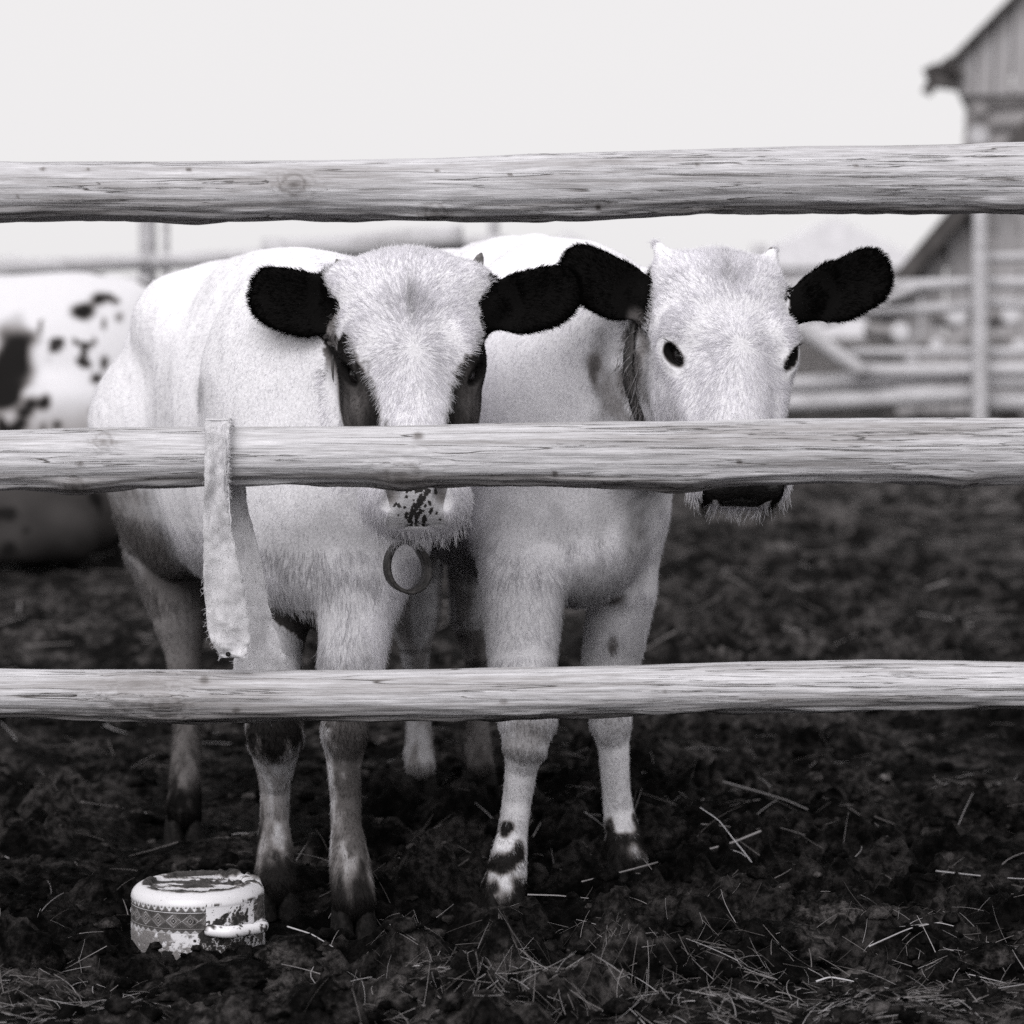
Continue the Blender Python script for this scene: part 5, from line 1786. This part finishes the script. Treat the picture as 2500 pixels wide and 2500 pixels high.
def build_background():
    # ---- corral on the right: posts, rails and braces
    Y = 17.0
    gr = lambda x, y: float(ground_z(x, y, False))
    p = at(2405, 1000, Y)
    root = empty("corral_fence", (p[0], Y, gr(p[0], Y)), "grey corral fence of poles and braces behind the right calf", "fence")
    for i, (u, w, vt) in enumerate(((2394, 19, 450), (1850, 18, 600), (2960, 18, 500))):
        a, b = at(u, 1040, Y - .32), at(u, vt, Y - .32)
        a[2] = gr(a[0], Y) - .1
        bar("post", a, b, w * Y / F, M["wood_far"], root, i + 1.5)
    rails = [((1500, 712), (2405, 690), 16), ((2405, 690), (3000, 694), 16), ((1500, 812), (2405, 742), 13), ((2405, 742), (3000, 758), 14),
             ((2075, 858), (3000, 856), 12), ((2090, 902), (3000, 898), 19), ((1500, 962), (2405, 916), 21), ((2405, 930), (3000, 925), 20),
             ((1500, 1000), (2405, 966), 24), ((2405, 985), (3000, 975), 22), ((2405, 630), (3000, 610), 12)]
    for i, ((u0, v0), (u1, v1), w) in enumerate(rails):
        bar("rail", at(u0, v0, Y - .15 - .03 * (i % 3)), at(u1, v1, Y - .15 - .03 * (i % 3)), w * Y / F, M["wood_far"], root, i * 1.7 + 4)
    for i, ((u0, v0), (u1, v1), w) in enumerate((((1940, 790), (2110, 910), 20), ((2010, 790), (2240, 700), 13))):
        bar("brace", at(u0, v0, Y - .34), at(u1, v1, Y - .34), w * Y / F, M["wood_far"], root, i + 30.5)
    # ---- log pile showing cut ends
    ends = [(2198, 812, 24), (2335, 772, 26), (2286, 842, 17), (2468, 772, 24), (2490, 846, 20), (2225, 868, 18), (2440, 862, 16)]
    YL = 20.0
    LOGLAB = ["brightest round log end, between the right calf's ear and the tall post", "log end just left of the tall post, under the second pole", "small log end between the brightest one and the tall post",
              "log end beyond the tall post, under the second pole", "log end at the frame edge beyond the tall post", "small low log end under the brightest one", "small low log end just beyond the tall post"]
    for i, (u, v, r) in enumerate(ends):
        a = at(u, v, YL)
        rr = r * YL / F
        t = empty("firewood_log", tuple(a), LOGLAB[i], "log", "logs piled behind the corral fence")
        lg = rough_log("bark", a, a + np.array([.15 * math.sin(i), 1.6, 0]), rr, rr * .95, M["wood_dark"], None, seg=14, n=6, seed=i * 2.3)
        child(lg, t)
        Vd, q = lathe_dome(1.0, [(0.001, 0), (rr * .5, .004), (rr * .9, .004), (rr * .96, -.01)], 16)
        Vd = np.stack([Vd[:, 0], -Vd[:, 2], Vd[:, 1]], 1)
        ce = obj("cut_end", mesh_np("cut_end", Vd, q), M["log_end"])
        ce.location = (a[0], a[1] - .02, a[2])
        child(ce, t)
    # ---- log barn with plank gable, only its corner in view
    YB = 27.0
    x0 = at(2356, 300, YB)[0]
    ze = at(2356, 228, YB)[2]
    g0 = gr(x0, YB)
    W = 6.6
    barn = empty("log_barn", (x0, YB, g0), "grey log barn with a plank gable and ragged dark eave", "barn")
    k = 0
    z = g0
    while z < ze - .05:
        r = .125 + .012 * math.sin(k * 2.1)
        o = rough_log("wall_log", (x0 + .015 * math.sin(k * 2.3), YB, z + r), (x0 + W, YB, z + r), r, r * .97, M["wood_dark"], None, seg=12, n=10, seed=k * 1.9)
        child(o, barn)
        # log of the side wall crossing at the corner: its sawn end shows
        o = rough_log("corner_log", (x0 + .14, YB - .15, z + r + .11), (x0 + .14, YB + 5.0, z + r + .11), r * .80, r * .8, M["wood_dark"], None, seg=12, n=6, seed=k * 2.7 + 5)
        child(o, barn)
        Vd, q = lathe_dome(1.0, [(0.001, 0), (r * .45, .004), (r * .72, .003)], 14)
        Vd = np.stack([Vd[:, 0], -Vd[:, 2], Vd[:, 1]], 1)
        if k % 3 == 1:
            ce = obj("cut_end", mesh_np("cut_end", Vd, q), M["wood_far"])
            ce.location = (x0 + .14, YB - .165, z + r + .11)
            child(ce, barn)
        z += 2 * r * .94
        k += 1
    # gable planks follow the roof slope (about 41 degrees)
    e0 = at(2345, 150, YB)
    slope = 1.0
    ridge_x = x0 + W / 2
    pw = .17
    n = int(W / pw)
    zb = ze - .04
    for i in range(n):
        xa = x0 - .06 + i * pw
        xm = xa + pw / 2
        top = e0[2] + slope * (min(xm, 2 * ridge_x - xm) - e0[0]) + .06
        hgt = top - zb
        if hgt < .1:
            continue
        o = obj("gable_plank", box_mesh("gable_plank", pw - .012, .025, hgt), M["board"])
        o.location = (xm, YB - .16 + .008 * math.sin(i * 4.1), zb + hgt / 2)
        child(o, barn)
    # roof sheets with a thick dark verge
    for s in (-1, 1):
        ln = (W / 2 + .18) / math.cos(math.atan(slope))
        o = obj("roof", box_mesh("roof", ln, 6.2, .045), M["roof"])
        zr = e0[2] + slope * (ridge_x - e0[0])
        cx = ridge_x + s * (W / 2 + .18) / 2
        o.location = (cx, YB + 2.75, zr - slope * (W / 2 + .18) / 2 + .06)
        o.rotation_euler = (0, s * math.atan(slope), 0)
        child(o, barn)
    # ragged eave end: splintered boards of the verge
    for i, (u, v, w_, h_, a_) in enumerate(((2318, 190, 78, 52, 8), (2290, 170, 40, 24, -25), (2285, 212, 26, 36, 30), (2335, 172, 44, 60, -42))):
        c = at(u, v, YB - .28)
        o = obj("eave_board", box_mesh("eave_board", w_ * YB / F, .05, h_ * YB / F, .01), M["roof"])
        o.location = tuple(c)
        o.rotation_euler = (0, R(a_), 0)
        child(o, barn)
    barn.rotation_euler = (0, 0, -R(11.5))
    # ---- low lean-to with a sloping roof between fence and barn
    YS = 23.0
    shed = empty("lean_to_shed", (at(2190, 900, YS)[0], YS, gr(4, YS)), "low plank lean-to with a steep sloping roof beside the barn", "shed")
    a, b = at(2190, 705, YS), at(2350, 515, YS)
    sl = (b[2] - a[2]) / (b[0] - a[0])
    xr = at(2760, 500, YS)[0]
    i = 0
    x = a[0] + .1
    while x < xr:
        top = a[2] + sl * (min(x, b[0] + .6) - a[0]) - .08
        z0 = gr(x, YS) - .05
        o = obj("wall_plank", box_mesh("wall_plank", .185, .03, top - z0), M["board"])
        o.location = (x, YS + .01 * math.sin(i * 3.3), (top + z0) / 2)
        child(o, shed)
        x += .20
        i += 1
    ang = math.atan(sl)
    ln = (b[0] + .7 - a[0] + .25) / math.cos(ang)
    o = obj("roof", box_mesh("roof", ln, 2.6, .14), M["roof"])
    mx = (a[0] - .2 + b[0] + .7) / 2
    o.location = (mx, YS + .9, a[2] + sl * (mx - a[0]))
    o.rotation_euler = (0, -ang, 0)
    child(o, shed)
    shed.rotation_euler = (0, 0, -R(12))
    # ---- left background: pole fence
    YF = 13.5
    root = empty("yard_fence", (at(360, 900, YF)[0], YF, gr(-1.8, YF)), "old pole fence across the back of the yard, behind the lying cow", "fence")
    for i, (u, w, vt) in enumerate(((360, 23, 440), (405, 9, 450), (-420, 20, 500), (1205, 14, 480))):
        a, b = at(u, 1040, YF), at(u, vt, YF)
        a[2] = gr(a[0], YF) - .1
        bar("post", a, b, w * YF / F, M["wood_far"], root, i + 60.5)
    for i, ((u0, v0), (u1, v1), w) in enumerate((((-500, 690), (370, 640), 22), ((-500, 730), (370, 690), 20), ((370, 640), (1240, 592), 20), ((-500, 800), (370, 790), 20), ((370, 780), (1240, 760), 20))):
        bar("rail", at(u0, v0, YF - .16), at(u1, v1, YF - .16), w * YF / F, M["wood_far"], root, i * 2.9 + 70)
    # dark plank trough against that fence
    tr = empty("feed_trough", (at(800, 660, 12.6)[0], 12.6, gr(-.9, 12.6)), "dark plank hay trough standing in front of the back fence", "trough")
    for i, (u0, u1, v0, v1) in enumerate(((640, 760, 633, 900), (762, 880, 630, 900), (882, 1000, 606, 900), (1002, 1128, 572, 900))):
        p0, p1 = at(u0, v0, 12.6), at(u1, v1, 12.6)
        zt, zb = p0[2], gr(-.9, 12.6)
        o = obj("plank", box_mesh("plank", abs(p1[0] - p0[0]) - .01, .06, zt - zb), M["wood_dark"])
        o.location = ((p0[0] + p1[0]) / 2, 12.6, (zt + zb) / 2)
        child(o, tr)
    p0, p1 = at(640, 615, 12.5), at(1130, 580, 12.5)
    bar("top_pole", p0, p1, .06, M["wood_far"], tr, 91.5)
    # ---- far things beyond the yard, haze painted into their pale colour
    def house(u, v, Yd, w, h, roof, label):
        c = at(u, v, Yd)
        g_ = 0.7
        r = empty("far_house", (c[0], Yd, g_), label, "house", "pale houses beyond the yard")
        H = c[2] - g_
        o = obj("wall", box_mesh("wall", w, w * .9, H, .05), M["pale"])
        o.location = (c[0], Yd, g_ + H / 2)
        child(o, r)
        n = 2
        V = np.array([(-w / 2 - .3, -w * .5, 0), (w / 2 + .3, -w * .5, 0), (w / 2 + .3, w * .5, 0), (-w / 2 - .3, w * .5, 0), (0, -w * .5, roof), (0, w * .5, roof)])
        me = bpy.data.meshes.new("roof")
        me.from_pydata([tuple(p) for p in V], [], [(0, 1, 4), (2, 3, 5), (1, 2, 5, 4), (3, 0, 4, 5), (0, 3, 2, 1)])
        o = obj("roof", me, M["pale"])
        o.location = (c[0], Yd, g_ + H + .002)
        child(o, r)
        for s in (-.25, .25):
            o = obj("window", box_mesh("window", w * .14, .12, w * .2, .02), M["board"])
            o.location = (c[0] + s * w, Yd - w * .45 - .02, g_ + H * .6)
            child(o, r)
    house(1380, 690, 150, 9, 4, 2.6, "pale house far beyond the yard, above the right calf's back")
    house(2010, 660, 170, 12, 4, 3.0, "pale house far off between the right calf and the barn")
    house(40, 640, 140, 2.2, 4, .3, "small pale shed far beyond the yard at the left edge")


# ------------------------------------------------------------------ assemble
build_ground()
build_front_fence()
KL = build_calf(LEFT)
KR = build_calf(RIGHT)
build_collars(KL, KR)
build_cow()
build_strap()
build_pot()
build_litter()
build_background()
bpy.context.view_layer.update()
